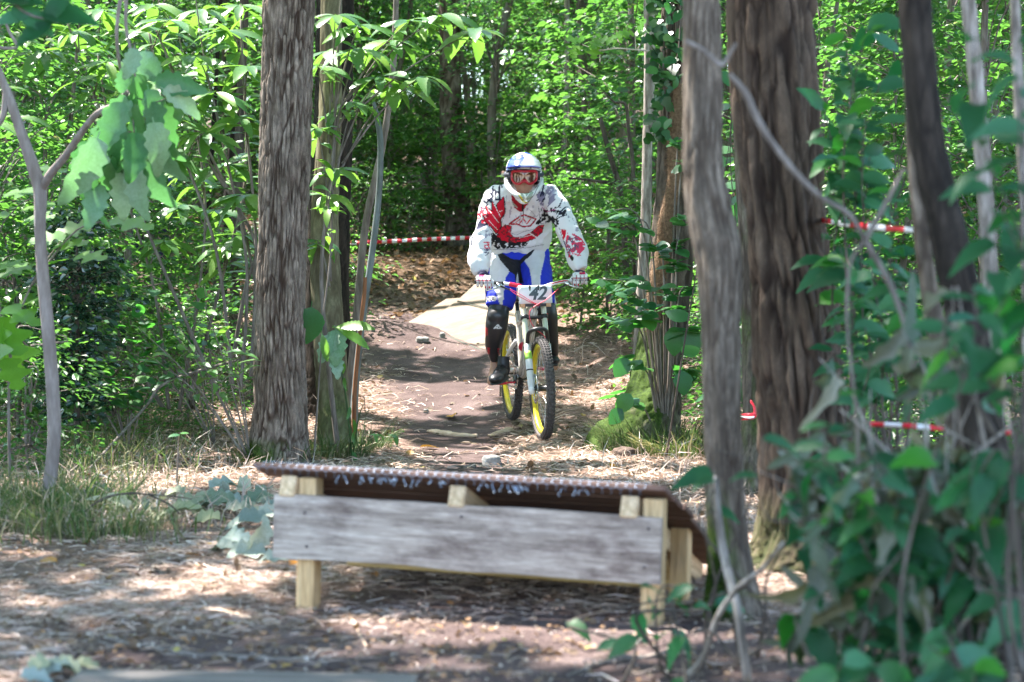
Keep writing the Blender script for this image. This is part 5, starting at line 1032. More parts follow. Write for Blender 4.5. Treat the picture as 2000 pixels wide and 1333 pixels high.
# ------------------------------------------------------------------ downhill bike (local: x to the right of the picture, y rearwards, z up; origin at the front tyre's contact)
bz = float(hgt(.204, 13.6)) - .004
BM = Matrix.Translation((.204, 13.6, bz)) @ Rz(10) @ Ry(-1.5) @ Rx(2.9)
BT = lambda x, y, z: BM @ V3((x, y, z))
bike = empty('mountain_bike', (0, 0, 0), 'downhill mountain bike with yellow rims and number plate 42 ridden towards the viewer', 'bicycle'); bike.matrix_basis = BM
M_tyre = noisy('tyre_rubber', [(.35, (.045, .042, .042)), (.65, (.12, .108, .105))], (1, 1, 1), 60, .85, .3)
M_rim = simple('rim_yellow', (.72, .58, .03), .35); M_chrome = simple('silver_metal', (.6, .6, .6), .25, 1); M_black = simple('black_part', (.02, .02, .022), .4)
M_blk2 = simple('black_rubber', (.03, .03, .032), .75); M_red = simple('red_anodised', (.62, .02, .05), .3); M_pink = simple('cable_red', (.75, .06, .10), .35); M_white = simple('white_paint', (.78, .77, .78), .3, coat=.3)
M_stan = simple('fork_stanchion', (.62, .62, .50), .28, .3); M_grn = simple('green_decal', (.35, .65, .1), .4); M_lgrey = simple('fork_lower', (.66, .68, .70), .3, coat=.3)
m, t, b = newmat('frame_tiger'); wv = tex(t, (1, 1, 1), 'wave', 9, 2, 0, 5); c_ = ramp(t, wv, [(.42, (.68, .60, .50)), (.5, (.045, .03, .02)), (.62, (.05, .03, .02)), (.68, (.70, .66, .60))]); t.links.new(c_, b.inputs['Base Color']); b.inputs['Roughness'].default_value = .35; M_frame = m
def tb(mb, pts, r, n=20, seg=12, **k): V, Fs = stube([np.array(q) for q in pts], r, n, seg, **k); mb.add(V, Fs); return mb
def one(name, pts, r, mt, parent, n=20, seg=12, **k): return tb(MB(), pts, r, n, seg, **k).obj(name, mt, parent)
def wheel(y0, zz, rear=False):
    hub = MB(); hub.add(*lathe([(.0001, -.055), (.016, -.055), (.014, -.04), (.026, -.034), (.018, -.028), (.018, .028), (.026, .034), (.014, .04), (.016, .055), (.0001, .055)], 24, 'x'))
    h = hub.obj('wheel', M_black, bike); h.location = (0, y0, zz)
    tm_ = MB(); prof = [(.312 + .030 * math.sin(a), .029 * math.cos(a)) for a in np.linspace(-.35, math.pi + .35, 13)]
    tm_.add(*lathe(prof, 96, 'x'))
    for k in range(84):
        a = k / 84 * 2 * math.pi; ca, sa = math.cos(a), math.sin(a)
        for row, (xx, rr_, s_) in enumerate(((-.022, .333, (.009, .011, .010)), (-.008, .3425, (.009, .010, .010)), (.008, .3425, (.009, .010, .010)), (.022, .333, (.009, .011, .010)))):
            a2 = a + (math.pi / 84 if row in (0, 3) else 0)
            Vb, Fb = box((0, 0, 0), s_); rot = np.array([[1, 0, 0], [0, math.cos(a2), -math.sin(a2)], [0, math.sin(a2), math.cos(a2)]])
            tl = math.radians((-28, 0, 0, 28)[row]); rt = np.array([[math.cos(tl), math.sin(tl), 0], [-math.sin(tl), math.cos(tl), 0], [0, 0, 1]])
            Vb = Vb @ rt.T; Vb = Vb + np.array([xx, rr_, 0]); Vb = Vb @ rot.T; tm_.add(Vb, Fb)
    tm_.obj('tyre', M_tyre, h)
    rm = MB(); rm.add(*lathe([(.272, -.012), (.276, -.017), (.300, -.018), (.300, -.015), (.290, 0), (.300, .015), (.300, .018), (.276, .017), (.272, .012)], 96, 'x')); rm.obj('rim', M_rim, h)
    sp = MB()
    for k in range(32):
        a = k / 32 * 2 * math.pi; s_ = 1 if k % 2 else -1; a0 = a + s_ * (1 if (k // 2) % 2 else -1) * .9
        V, Fs = tube([(s_ * .034, .024 * math.cos(a0), .024 * math.sin(a0)), (0, .274 * math.cos(a), .274 * math.sin(a))], .0011, 4, cap=False); sp.add(V, Fs)
    sp.obj('spokes', M_chrome, h)
    dx = -.045 if not rear else .045
    ds = MB(); ds.add(*lathe([(.076, dx - .001), (.100, dx - .001), (.100, dx + .001), (.076, dx + .001)], 40, 'x'))
    for k in range(6): a = k * 1.047; V, Fs = tube([(dx, .02 * math.cos(a), .02 * math.sin(a)), (dx, .08 * math.cos(a + .35), .08 * math.sin(a + .35))], .004, 5); ds.add(V, Fs)
    ds.obj('brake_disc', M_chrome, h); return h
wheel(0, .345); rw = wheel(1.16, .345, True)
if True:
    cs = MB(); [cs.add(*lathe([(.02 + .004 * k, -.05 + .0038 * k), (.026 + .004 * k, -.05 + .0038 * k), (.026 + .004 * k, -.0485 + .0038 * k), (.02 + .004 * k, -.0485 + .0038 * k)], 26, 'x')) for k in range(7)]; cs.obj('cassette', M_chrome, rw)
fa = .068; ft = (0, .27, .905)
ax = lambda s, k: (s * fa, .0 + .27 * k + .006, .345 + .56 * k)
fork = MB()
for s in (-1, 1): tb(fork, [ax(s, -.03), ax(s, .10), ax(s, .5)], [.020, .024, .0245], 16, 16)
fork.add(*box((-.072, -.008, .335), (.036, .05, .05), None, .008)); fork.add(*box((.072, -.008, .335), (.036, .05, .05), None, .008))
fk = fork.obj('fork', M_lgrey, bike)
one('axle', [(-.088, -.002, .344), (.088, -.002, .344)], .011, M_black, fk, 4)
arch = MB(); tb(arch, [ax(-1, .50), (-.062, .115, .705), (-.03, .06, .735), (.03, .06, .735), (.062, .115, .705), ax(1, .50)], [.014] * 6, 30, 10); arch.obj('fork_arch', M_black, fk)
for s in (-1, 1):
    one('stanchion', [ax(s, .45), ax(s, 1.0)], .0185, M_stan, fk, 6, 18)
    one('stanchion_cap', [ax(s, .985), ax(s, 1.03)], .0215, M_black, fk, 4, 18)
    q = MB(); q.add(*box(ax(s, .30), (.052, .003, .10))); 
one('green_sticker', [ax(-1, .33), ax(-1, .42)], .0252, M_grn, fk, 4, 18); one('dark_sticker', [ax(-1, .20), ax(-1, .215)], .0252, M_black, fk, 4, 18)
for k in (.82, .97):
    c0, c1, cm_ = ax(-1, k), ax(1, k), ax(0, k); q = MB(); tb(q, [c0, (-.035, cm_[1] - .012, cm_[2]), (.035, cm_[1] - .012, cm_[2]), c1], [.016, .013, .013, .016], 18, 10)
    for s in (-1, 1): a, b2 = ax(s, k - .022), ax(s, k + .022); tb(q, [a, b2], .0255, 3, 18)
    q.obj('fork_crown', M_black, bike)
# frame
fr = MB()
tb(fr, [(0, .258, .80), (0, .30, .92)], .026, 6, 16)                    # head tube
tb(fr, [(0, .275, .84), (0, .42, .66), (0, .62, .44), (0, .70, .37)], [.034, .036, .036, .034], 24, 16)
tb(fr, [(0, .29, .885), (0, .52, .80), (0, .80, .72)], [.024, .022, .019], 20, 14)
tb(fr, [(0, .70, .36), (0, .78, .58), (0, .86, .80)], [.026, .022, .019], 16, 14)
fo = fr.obj('frame', M_frame, bike)
sw = MB()
for s in (-1, 1):
    tb(sw, [(s * .03, .76, .40), (s * .055, .90, .38), (s * .072, 1.16, .345)], [.02, .017, .013], 16, 10); tb(sw, [(s * .03, .78, .60), (s * .055, .95, .50), (s * .072, 1.16, .352)], [.014, .013, .011], 16, 10)
sw.obj('swing_arm', M_white, bike)
sh = MB(); tb(sh, [(0, .44, .60), (0, .72, .56)], .016, 4, 12); shk = sh.obj('rear_shock', M_black, bike)
sg = MB(); a = np.linspace(0, 2 * np.pi * 7, 120); V, Fs = tube(np.stack([np.cos(a) * .028, .47 + .22 * a / a[-1], np.sin(a) * .028 + .595 - .03 * a / a[-1]], 1), .005, 6); sg.add(V, Fs); sg.obj('spring', M_red, shk)
one('seat_post', [(0, .86, .80), (0, .885, .86)], .015, M_black, bike, 4)
st_ = MB(); V, Fs = ellipsoid((0, .93, .885), (.065, .13, .022), 24, 12); V[:, 0] *= np.where(V[:, 1] < .93, 1 - (.93 - V[:, 1]) * 4.6, 1); st_.add(V, Fs); st_.obj('saddle', M_black, bike)
# crankset
ca_ = math.radians(-8); pl = []
ck = MB(); tb(ck, [(-.05, .70, .355), (.05, .70, .355)], .022, 4, 16)
cf = lambda s: (s * .085, .70 + s * .165 * math.cos(ca_), .355 + (.035 if s > 0 else -.02))
tb(ck, [(-.055, .70, .355), (-.07, .62, .348), cf(-1)], [.016, .013, .012], 8); tb(ck, [(.055, .70, .355), (.07, .78, .37), cf(1)], [.016, .013, .012], 8); cko = ck.obj('crank', M_black, bike)
q = MB(); q.add(*lathe([(.055, -.052), (.078, -.052), (.080, -.050), (.078, -.048), (.055, -.048)], 36, 'x', (0, .70, .355)))
for k in range(36): a = k * math.pi / 18; q.add(*box((-.05, .70 + .082 * math.cos(a), .355 + .082 * math.sin(a)), (.003, .006, .006)))
q.obj('chainring', M_chrome, cko)
ch = MB(); 
for l in ([(-.05, .70, .436), (-.05, 1.16, .385)], [(-.05, .70, .274), (-.06, 1.10, .27), (-.06, 1.16, .29)]): tb(ch, l, .004, 20, 5)
ch.obj('chain', M_chrome, bike)
dr = MB(); dr.add(*box((-.075, 1.16, .29), (.03, .045, .08), Rx(20), .008)); dr.add(*lathe([(.004, -.08), (.022, -.08), (.022, -.074), (.004, -.074)], 14, 'x', (0, 1.17, .24))); tb(dr, [(-.08, 1.16, .28), (-.08, 1.18, .17)], .008, 5); dr.obj('derailleur', M_chrome, bike)
for s in (-1, 1):
    c0 = cf(s); q = MB(); tb(q, [c0, (s * .25, c0[1], c0[2])], .006, 4); q.add(*box((s * .195, c0[1], c0[2]), (.095, .10, .018), None, .005))
    for a in (-.035, 0, .035):
        for b2 in (-.04, .04): q.add(*box((s * .195 + a, c0[1] + b2, c0[2] + .012), (.004, .004, .008)))
    q.obj('pedal', M_red, bike)
# bars, stem, plate, levers, cables
br_ = MB(); tb(br_, [(-.20, .262, 1.035), (-.13, .248, 1.022), (-.05, .235, .998), (.05, .235, .998), (.13, .248, 1.022), (.20, .262, 1.035), (.30, .28, 1.043), (.385, .296, 1.048)], [.0115, .0125, .0155, .0155, .0125, .0115, .0112, .011], 60, 14)
hb_ = br_.obj('handlebar', M_white, bike)
one('red_sleeve', [(-.165, .2545, 1.0295), (-.12, .2465, 1.0205), (-.085, .2405, 1.0105)], .0148, M_red, hb_, 12); one('bar_end_section', [(-.385, .296, 1.048), (-.30, .28, 1.043), (-.20, .262, 1.035)], [.011, .0112, .0115], M_black, hb_, 10)
one('red_stripe', [(.12, .2365, 1.026), (.20, .2505, 1.0405), (.24, .256, 1.043)], [.003, .0048, .002], M_red, hb_, 12)
for s in (-1, 1): one('grip', [(s * .27, .274, 1.041), (s * .392, .297, 1.0485)], .0155, M_blk2, hb_, 30, 14)
sm = MB(); sm.add(*box((0, .25, .965), (.06, .06, .05), None, .008)); sm.add(*box((-.03, .236, .997), (.014, .045, .045), None, .004)); sm.add(*box((.03, .236, .997), (.014, .045, .045), None, .004)); tb(sm, [(0, .268, .90), (0, .262, .95)], .02, 4); sm.obj('stem', M_black, bike)
pn = 12; V = []; f = []
px0, px1, pz0, pz1 = -.108, .120, .897, 1.018
for i_ in range(pn):
    for j_ in range(5):
        u = i_ / (pn - 1); v = j_ / 4; x_ = px0 + (px1 - px0) * u; V.append([x_, .200 + .004 * (2 * u - 1) ** 2 + .022 * v, pz0 + (pz1 - pz0) * v])
for i_ in range(pn - 1):
    for j_ in range(4): k = i_ * 5 + j_; f.append([k, k + 5, k + 6, k + 1])
plo = link('number_plate', mesh('number_plate', V, np.array(f), simple('plate_white', (.8, .8, .82), .35), True), bike); md = plo.modifiers.new('s', 'SOLIDIFY'); md.thickness = .0025; md.offset = 1
def textmesh(name, body, size, mt, parent, M, shear=0, bold=.0, ext=.0006, sx=1.0):
    cu = bpy.data.curves.new(name, 'FONT'); cu.body = body; cu.size = size; cu.shear = shear; cu.offset = bold; cu.extrude = ext; cu.align_x = 'CENTER'; cu.align_y = 'CENTER'
    o = bpy.data.objects.new(name, cu); COL.objects.link(o); dg = bpy.context.evaluated_depsgraph_get(); me = bpy.data.meshes.new_from_object(o.evaluated_get(dg)); bpy.data.objects.remove(o); bpy.data.curves.remove(cu)
    me.materials.clear(); me.materials.append(mt); r_ = link(name, me, parent); r_.matrix_basis = M @ Matrix.Diagonal((sx, 1, 1, 1)); return r_
tilt = math.degrees(math.atan2(.022, pz1 - pz0))
textmesh('number_42', '42', .126, simple('number_grey', (.055, .08, .095), .5), plo, Matrix.Translation((.016, .2040, .962)) @ Rx(90 - tilt), .28, .0035, .0006, .96)
for x_ in (-.083, .095):
    q = MB(); q.add(*box((x_, .205, .886), (.034, .006, .026), None, .002)); q.obj('tan_strap', simple('tan_tape', (.62, .36, .20), .6), bike)
q = MB(); q.add(*box((.006, .212, .888), (.15, .006, .024), None, .002)); q.obj('plate_foam', simple('foam_dark', (.06, .065, .075), .7), bike)
for s in (-1, 1):
    q = MB(); tb(q, [(s * .245, .262, 1.036), (s * .235, .235, 1.020), (s * .27, .215, 1.004), (s * .33, .212, .992)], [.008, .007, .0055, .005], 16, 8); q.add(*box((s * .232, .245, 1.022), (.035, .034, .026), Rz(-s * 20), .006)); q.obj('brake_lever', M_chrome, bike)
    one('lever_barrel', [(s * .225, .236, 1.018), (s * .165, .215, .992)], [.0065, .005], M_black, bike, 5)
cb = MB()
tb(cb, [(-.165, .215, .992), (-.12, .19, .957), (-.06, .172, .922), (0, .168, .893), (.02, .17, .88)], .0026, 30, 6)
tb(cb, [(-.165, .22, 1.0), (-.10, .19, .962), (-.03, .170, .915), (.03, .17, .885)], .0022, 30, 6)
tb(cb, [(.165, .215, .992), (.12, .19, .958), (.07, .168, .922), (.0, .155, .888), (-.045, .15, .85), (-.045, .14, .79), (-.01, .13, .73), (.045, .10, .68), (.06, .06, .60)], .0030, 60, 6); cb.obj('cable', M_pink, bike)
for x_, z_ in ((.098, .80), (.098, .72)):
    q = MB(); q.add(*box((x_, .30, z_), (.016, .03, .045), None, .004)); q.obj('red_guard', M_red, bike)

# ------------------------------------------------------------------ rider
T1 = .2382                                            # photo px per crop px of the torso close-up
def topx(Pw): y = Pw[:, 1]; return 1000 + Pw[:, 0] * F / y, HY - (Pw[:, 2] - CAMH) * F / y
class Paint:
    """flat print on cloth, laid on from the front in drawing coordinates"""
    def __init__(s, Pw, Nw, ox, oy, k, base):
        px, py = topx(Pw); s.x = (px - ox) * k; s.y = (py - oy) * k; s.front = Nw[:, 1] < .25; s.c = np.tile(np.array(base, np.float32), (len(Pw), 1))
    def inside(s, poly):
        x, y = s.x, s.y; r_ = np.zeros(len(x), bool); n_ = len(poly)
        for i_ in range(n_):
            x1, y1 = poly[i_]; x2, y2 = poly[(i_ + 1) % n_]
            if y1 == y2: continue
            m_ = ((y1 > y) != (y2 > y)) & (x < (x2 - x1) * (y - y1) / (y2 - y1) + x1); r_ ^= m_
        return r_ & s.front
    def poly(s, poly, col, nz=None):
        m_ = s.inside(poly)
        if nz is not None: m_ &= fbm(s.x / nz[0], s.y / (nz[3] if len(nz) > 3 else nz[0]), nz[2], 3) > nz[1]
        s.c[m_] = col; return s
    def stroke(s, pts, w_, col):
        m_ = np.zeros(len(s.x), bool)
        for (x1, y1), (x2, y2) in zip(pts[:-1], pts[1:]):
            dx, dy = x2 - x1, y2 - y1; l2 = dx * dx + dy * dy + 1e-6; t_ = np.clip(((s.x - x1) * dx + (s.y - y1) * dy) / l2, 0, 1)
            m_ |= np.hypot(s.x - x1 - t_ * dx, s.y - y1 - t_ * dy) < w_ / 2
        s.c[m_ & s.front] = col; return s
def clothmat(name, rough=.8, s=350, spec=.25):
    m, t, b = newmat(name); a = N(t, 'ShaderNodeAttribute', attribute_name='col')
    t.links.new(a.outputs['Color'], b.inputs['Base Color']); b.inputs['Roughness'].default_value = rough; b.inputs['Specular IOR Level'].default_value = spec
    bump(t, b, tex(t, (1, 1, 1), 'noise', s, 2, .5), .15, .002); return m
def blob(name, parts, vox, mt, parent, o0, sm=4, disp=None, paint=None):
    mb_ = MB(); [mb_.add(V, Fs) for V, Fs in parts]; me = mb_.mesh('tmp', None)
    o = bpy.data.objects.new('tmp', me); COL.objects.link(o); r_ = o.modifiers.new('r', 'REMESH'); r_.mode = 'VOXEL'; r_.voxel_size = vox
    if sm: q = o.modifiers.new('s', 'SMOOTH'); q.iterations = sm; q.factor = .6
    dg = bpy.context.evaluated_depsgraph_get(); m2 = bpy.data.meshes.new_from_object(o.evaluated_get(dg)); bpy.data.objects.remove(o)
    n_ = len(m2.vertices); V = np.empty(n_ * 3, np.float32); m2.vertices.foreach_get('co', V); V = V.reshape(-1, 3)
    Nn = np.empty(n_ * 3, np.float32); m2.vertices.foreach_get('normal', Nn); Nn = Nn.reshape(-1, 3)
    if disp is not None: V = V + Nn * disp(V, Nn)[:, None]
    if paint is not None:
        c = paint(V, Nn); at = m2.attributes.new('col', 'FLOAT_COLOR', 'POINT'); at.data.foreach_set('color', np.hstack([c, np.ones((n_, 1), np.float32)]).astype(np.float32).ravel())
    V = V - np.array(o0, np.float32); m2.vertices.foreach_set('co', V.ravel()); m2.materials.clear(); m2.materials.append(mt)
    m2.polygons.foreach_set('use_smooth', np.ones(len(m2.polygons), bool)); m2.update(); m2.name = name
    return link(name, m2, parent)
w = lambda px, py, d: np.array(P(px, py, d))
def limb(pts, n=28, seg=20):
    """(px, py, d, radius in photo px)"""
    return stube([w(a, b2, d) for a, b2, d, r_ in pts], [r_ * d / F for a, b2, d, r_ in pts], n, seg)
def torso(secs, n=40, seg=36):
    p, q = spline([w(a, b2, d) for a, b2, d, wx, dy in secs], n, [[wx * d / F, dy] for a, b2, d, wx, dy in secs])
    return tube(p, q[:, 0], seg, ry=q[:, 1], ref=(1, 0, 0))
ro = np.array(g(.06, 14.3)); rider = empty('person', ro, 'bike rider in full face helmet, white and red jersey and blue shorts standing on pedals', 'person')
M_skin = noisy('skin', [(.3, (.42, .23, .16)), (.7, (.56, .34, .25))], (1, 1, 1), 20, .5, .1)
HD = 13.97
SEC = [(1013, 496, 14.46, 50, .115), (1013, 470, 14.43, 60, .14), (1014, 440, 14.37, 61, .145), (1018, 414, 14.28, 60, .135), (1022, 392, 14.19, 58, .12), (1023, 376, 14.12, 50, .10), (1023, 358, 14.06, 30, .07)]
SL = [(988, 376, 14.14, 18), (969, 390, 14.13, 22), (957, 413, 14.1, 19.5), (948, 440, 14.05, 17.5), (940, 470, 14.0, 18), (936, 500, 13.95, 20), (937, 520, 13.9, 17), (941, 532, 13.885, 13)]
SR = [(1060, 376, 14.14, 18), (1078, 390, 14.13, 22.5), (1091, 413, 14.1, 20.5), (1103, 438, 14.05, 19), (1116, 464, 14.02, 19.5), (1126, 492, 13.97, 20), (1131, 514, 13.92, 16.5), (1134, 526, 13.9, 13)]
LLg = [(1000, 505, 14.46, 30), (988, 530, 14.35, 31), (981, 560, 14.2, 31), (977, 585, 14.12, 28), (975, 600, 14.1, 26)]
RLg = [(1036, 505, 14.46, 30), (1045, 530, 14.38, 31), (1049, 560, 14.25, 30), (1056, 585, 14.18, 27), (1062, 602, 14.16, 25)]
SHL = [(975, 598, 14.1, 18), (971, 632, 14.12, 18), (965, 668, 14.2, 14), (966, 700, 14.27, 9.5), (966, 715, 14.28, 9), (962, 735, 14.26, 9), (958, 748, 14.18, 8)]
SHR = [(1062, 600, 14.16, 18), (1070, 630, 14.17, 17), (1074, 665, 14.3, 14), (1082, 700, 14.45, 9.5), (1083, 712, 14.45, 9), (1084, 716, 14.35, 8)]
body = [torso([(a, b2, d, wx * .82, dy * .8) for a, b2, d, wx, dy in SEC]), ellipsoid(w(1023, 345, HD), (.078, .098, .12), 24, 16), limb([(1023, 385, 14.1, 17), (1023, 350, 14.0, 16)], 8)]
for L_ in (SL, SR): body.append(limb([(a, b2, d, r_ * .6) for a, b2, d, r_ in L_[1:]]))
body.append(limb([(941, 532, 13.885, 9.5), (943, 540, 13.875, 9), (944, 548, 13.86, 9)], 8)); body.append(limb([(1134, 526, 13.9, 9.5), (1134, 534, 13.89, 9), (1134, 545, 13.87, 9)], 8))
for L_ in (LLg, RLg): body.append(limb([(a, b2, d, r_ * .72) for a, b2, d, r_ in L_]))
body.append(limb(SHL)); body.append(limb(SHR)); blob('body', body, .011, M_skin, rider, ro, 4)
# jersey
RED = (.60, .008, .03); NAVY = (.012, .014, .045); BLK = (.012, .012, .016); WHT = (.72, .71, .74); GREY = (.25, .24, .32)
def paintjersey(V, Nn):
    p = Paint(V, Nn, 880, 270, 4.1656, WHT)
    p.poly([(488, 430), (500, 520), (520, 570), (560, 598), (590, 600), (610, 560), (640, 520), (640, 430)], (.33, .008, .02)); p.poly([(500, 520), (505, 545), (545, 575), (545, 560), (520, 535)], (.30, .33, .28))
    p.stroke([(588, 530), (592, 660)], 12, BLK)
    for l in ([(345, 395), (340, 480), (300, 520)], [(400, 375), (395, 450), (350, 420)], [(310, 440), (345, 470), (330, 520), (300, 500)], [(365, 440), (400, 440), (400, 500), (365, 500), (365, 440)], [(270, 510), (300, 540), (270, 580), (255, 560)], [(405, 360), (420, 400)], [(240, 560), (265, 600)]): p.stroke(l, 13, NAVY)
    p.poly([(205, 750), (225, 690), (250, 650), (270, 690), (335, 700), (290, 712), (235, 745)], NAVY)
    R1 = [(250, 598), (310, 648), (285, 555), (340, 600), (340, 515), (385, 585), (378, 540), (430, 482), (440, 610), (402, 668), (412, 715), (372, 776), (330, 720), (285, 680)]
    p.stroke(R1 + R1[:1], 13, BLK); p.poly(R1, RED)
    for l in ([(262, 618), (380, 745)], [(300, 570), (392, 690)], [(350, 530), (405, 640)], [(395, 600), (425, 590)]): p.stroke(l, 5, (.8, .75, .75))
    R2_ = [(372, 810), (395, 745), (445, 706), (492, 718), (488, 780), (520, 812), (590, 805), (655, 770), (720, 712), (758, 708), (745, 765), (690, 815), (600, 850), (490, 858), (420, 835)]
    p.stroke(R2_ + R2_[:1], 7, (.05, .02, .03)); p.poly(R2_, RED); p.poly(R2_, (.10, .02, .03), (14, .60, 5)); p.stroke([(640, 770), (700, 810)], 9, (.8, .76, .76)); p.stroke([(560, 812), (660, 790)], 5, (.8, .76, .76))
    M1 = [(478, 700), (560, 640), (600, 625), (695, 660), (650, 715), (590, 722), (540, 700)]
    p.stroke(M1 + M1[:1], 13, (.09, .02, .04)); p.stroke(M1 + M1[:1], 6, RED); p.stroke([(560, 700), (590, 655), (620, 700), (650, 660)], 9, RED); p.stroke([(530, 690), (570, 655)], 6, RED)
    p.stroke([(500, 735), (470, 760), (530, 790), (600, 760), (690, 740)], 3.5, GREY); p.stroke([(640, 580), (700, 640), (730, 600)], 4, GREY)
    p.poly([(330, 770), (385, 800), (420, 835), (500, 850), (640, 838), (620, 870), (600, 890), (380, 905), (340, 870)], BLK, (16, .40, 7)); p.poly([(330, 775), (350, 770), (380, 800), (355, 840), (332, 880)], BLK, (14, .35, 8)); p.stroke([(345, 908), (500, 908), (640, 890), (760, 866)], 5, (.3, .3, .33))
    p.poly([(735, 360), (800, 375), (870, 430), (860, 500), (790, 560), (735, 560), (700, 470), (715, 400)], (.22, .20, .30), (26, .52, 11, 40)); p.poly([(700, 400), (760, 380), (770, 500), (720, 560), (690, 480)], NAVY, (18, .55, 12)); p.stroke([(760, 385), (735, 470)], 14, NAVY); p.stroke([(800, 400), (760, 480)], 14, GREY); p.stroke([(855, 425), (800, 480)], 16, (.35, .33, .42))
    p.poly([(735, 570), (900, 560), (950, 590), (870, 720), (800, 690), (740, 680), (700, 720), (690, 690), (740, 640)], BLK, (17, .44, 13)); p.stroke([(880, 560), (910, 500)], 10, NAVY); p.stroke([(935, 560), (880, 620)], 12, NAVY); p.stroke([(900, 640), (945, 625), (925, 600)], 7, NAVY); p.stroke([(860, 580), (780, 600), (740, 560)], 6, (.4, .05, .2)); p.stroke([(830, 690), (860, 720)], 16, BLK)
    p.poly([(900, 745), (940, 740), (935, 800), (915, 835)], RED, (14, .3, 15)); p.poly([(950, 770), (1010, 780), (1070, 820), (1105, 880), (1085, 910), (1030, 970), (975, 940), (960, 980), (935, 850)], (.66, .04, .10), (20, .45, 16)); p.stroke([(960, 900), (975, 970)], 12, RED); p.stroke([(990, 940), (1060, 955)], 9, (.7, .12, .16))
    for l in ([(955, 850), (970, 800), (985, 850)], [(1008, 815), (990, 815), (990, 845), (1010, 845)], [(1035, 800), (1015, 805), (1020, 835), (1040, 830)], [(1018, 820), (1035, 818)], [(955, 880), (965, 930)], [(955, 880), (975, 880), (975, 905), (960, 905), (985, 930)], [(990, 870), (993, 915), (1010, 912), (1008, 868)], [(1020, 910), (1018, 862), (1040, 900), (1038, 855)], [(925, 840), (960, 960)], [(940, 840), (975, 950)]): p.stroke(l, 7, (.10, .08, .13))
    p.poly([(972, 965), (985, 950), (1003, 975), (995, 1000), (978, 995)], BLK)
    p.stroke([(275, 850), (312, 850), (312, 872), (278, 872), (280, 895), (318, 895)], 9, (.62, .06, .1)); p.stroke([(300, 850), (315, 900)], 8, RED); p.stroke([(278, 912), (312, 912), (278, 930), (312, 935), (285, 958)], 8, (.08, .07, .12))
    p.poly([(205, 640), (260, 560), (300, 640), (330, 760), (300, 700), (250, 690)], RED, (16, .5, 21)); p.poly([(175, 790), (235, 760), (330, 745), (325, 800), (250, 830), (190, 860)], (.30, .29, .36), (18, .62, 22)); p.poly([(900, 480), (1010, 620), (1080, 780), (1020, 760), (940, 640)], (.36, .33, .42), (16, .63, 23)); p.poly([(440, 460), (700, 560), (720, 700), (450, 690)], (.42, .40, .46), (13, .68, 24, 40))
    for l in ([(440, 480), (448, 600), (410, 700)], [(215, 745), (300, 705), (345, 770)], [(715, 560), (735, 700), (780, 690)], [(880, 720), (905, 800), (960, 960)], [(160, 900), (330, 905)]): p.stroke(l, 4, (.12, .12, .17))
    p.poly([(160, 870), (175, 800), (182, 800), (172, 875)], NAVY)
    return p.c
def wr(amp, k=1.0, seed=0):
    def f(V, Nn):
        a = np.array([noise.noise(V3((v[0] * 11 * k + seed, v[1] * 11 * k, v[2] * 6 * k))) for v in V]); b2 = np.array([noise.noise(V3((v[0] * 30 * k + 4, v[1] * 30 * k, v[2] * 22 * k + seed))) for v in V])
        return amp * (1 - 2 * np.abs(a)) * .9 + amp * .45 * b2
    return f
M_cloth = clothmat('jersey_cloth'); jp = [torso(SEC, 44, 40), limb(SL), limb(SR)]
blob('jersey', jp, .0062, M_cloth, rider, ro, 3, wr(.017), paintjersey)
BLU = (.018, .035, .48); PW = (.58, .58, .62)
def paintshorts(V, Nn):
    p = Paint(V, Nn, 880, 270, 4.1656, PW)
    p.poly([(368, 880), (720, 850), (640, 960), (560, 1010), (430, 1000)], BLU)
    p.poly([(770, 820), (840, 840), (850, 1400), (715, 1400), (735, 1100), (768, 960)], BLU)
    p.poly([(562, 1120), (568, 1030), (600, 1000), (642, 1060), (662, 1190), (665, 1400), (560, 1400)], BLU); p.poly([(485, 1080), (535, 1090), (535, 1400), (420, 1400), (445, 1140)], BLU)
    p.poly([(366, 905), (380, 912), (500, 985), (565, 988), (705, 868), (660, 950), (600, 1000), (570, 1030), (575, 1100), (595, 1180), (560, 1180), (545, 1090), (530, 1180), (520, 1110), (480, 1085), (400, 990)], BLK)
    p.poly([(290, 940), (318, 960), (318, 1180), (375, 1260), (395, 1345), (280, 1400)], BLU)
    p.x = (p.x / 4.1656 + 880 - 900) * 7.143; p.y = (p.y / 4.1656 + 270 - 500) * 7.143
    p.poly([(335, 480), (470, 470), (545, 680), (340, 730)], BLU); p.poly([(600, 560), (605, 600), (540, 660), (500, 560)], PW); p.stroke([(360, 605), (470, 595)], 66, PW); p.stroke([(362, 605), (468, 596)], 52, (.03, .03, .06)); p.stroke([(362, 605), (468, 596)], 44, PW)
    for l in ([(385, 585), (365, 590), (365, 625), (387, 622)], [(365, 606), (383, 604)], [(395, 585), (420, 620)], [(420, 583), (395, 622)], [(432, 585), (455, 583), (460, 610), (435, 615), (432, 585)]): p.stroke(l, 9, (.02, .02, .04))
    return p.c
blob('shorts', [torso([(1013, 478, 14.44, 50, .125), (1015, 500, 14.46, 59, .14), (1019, 520, 14.44, 56, .13), (1020, 532, 14.42, 40, .09)], 20, 36), limb(LLg), limb(RLg)], .0065, M_cloth, rider, ro, 4, wr(.009, 1.2, 5), paintshorts)
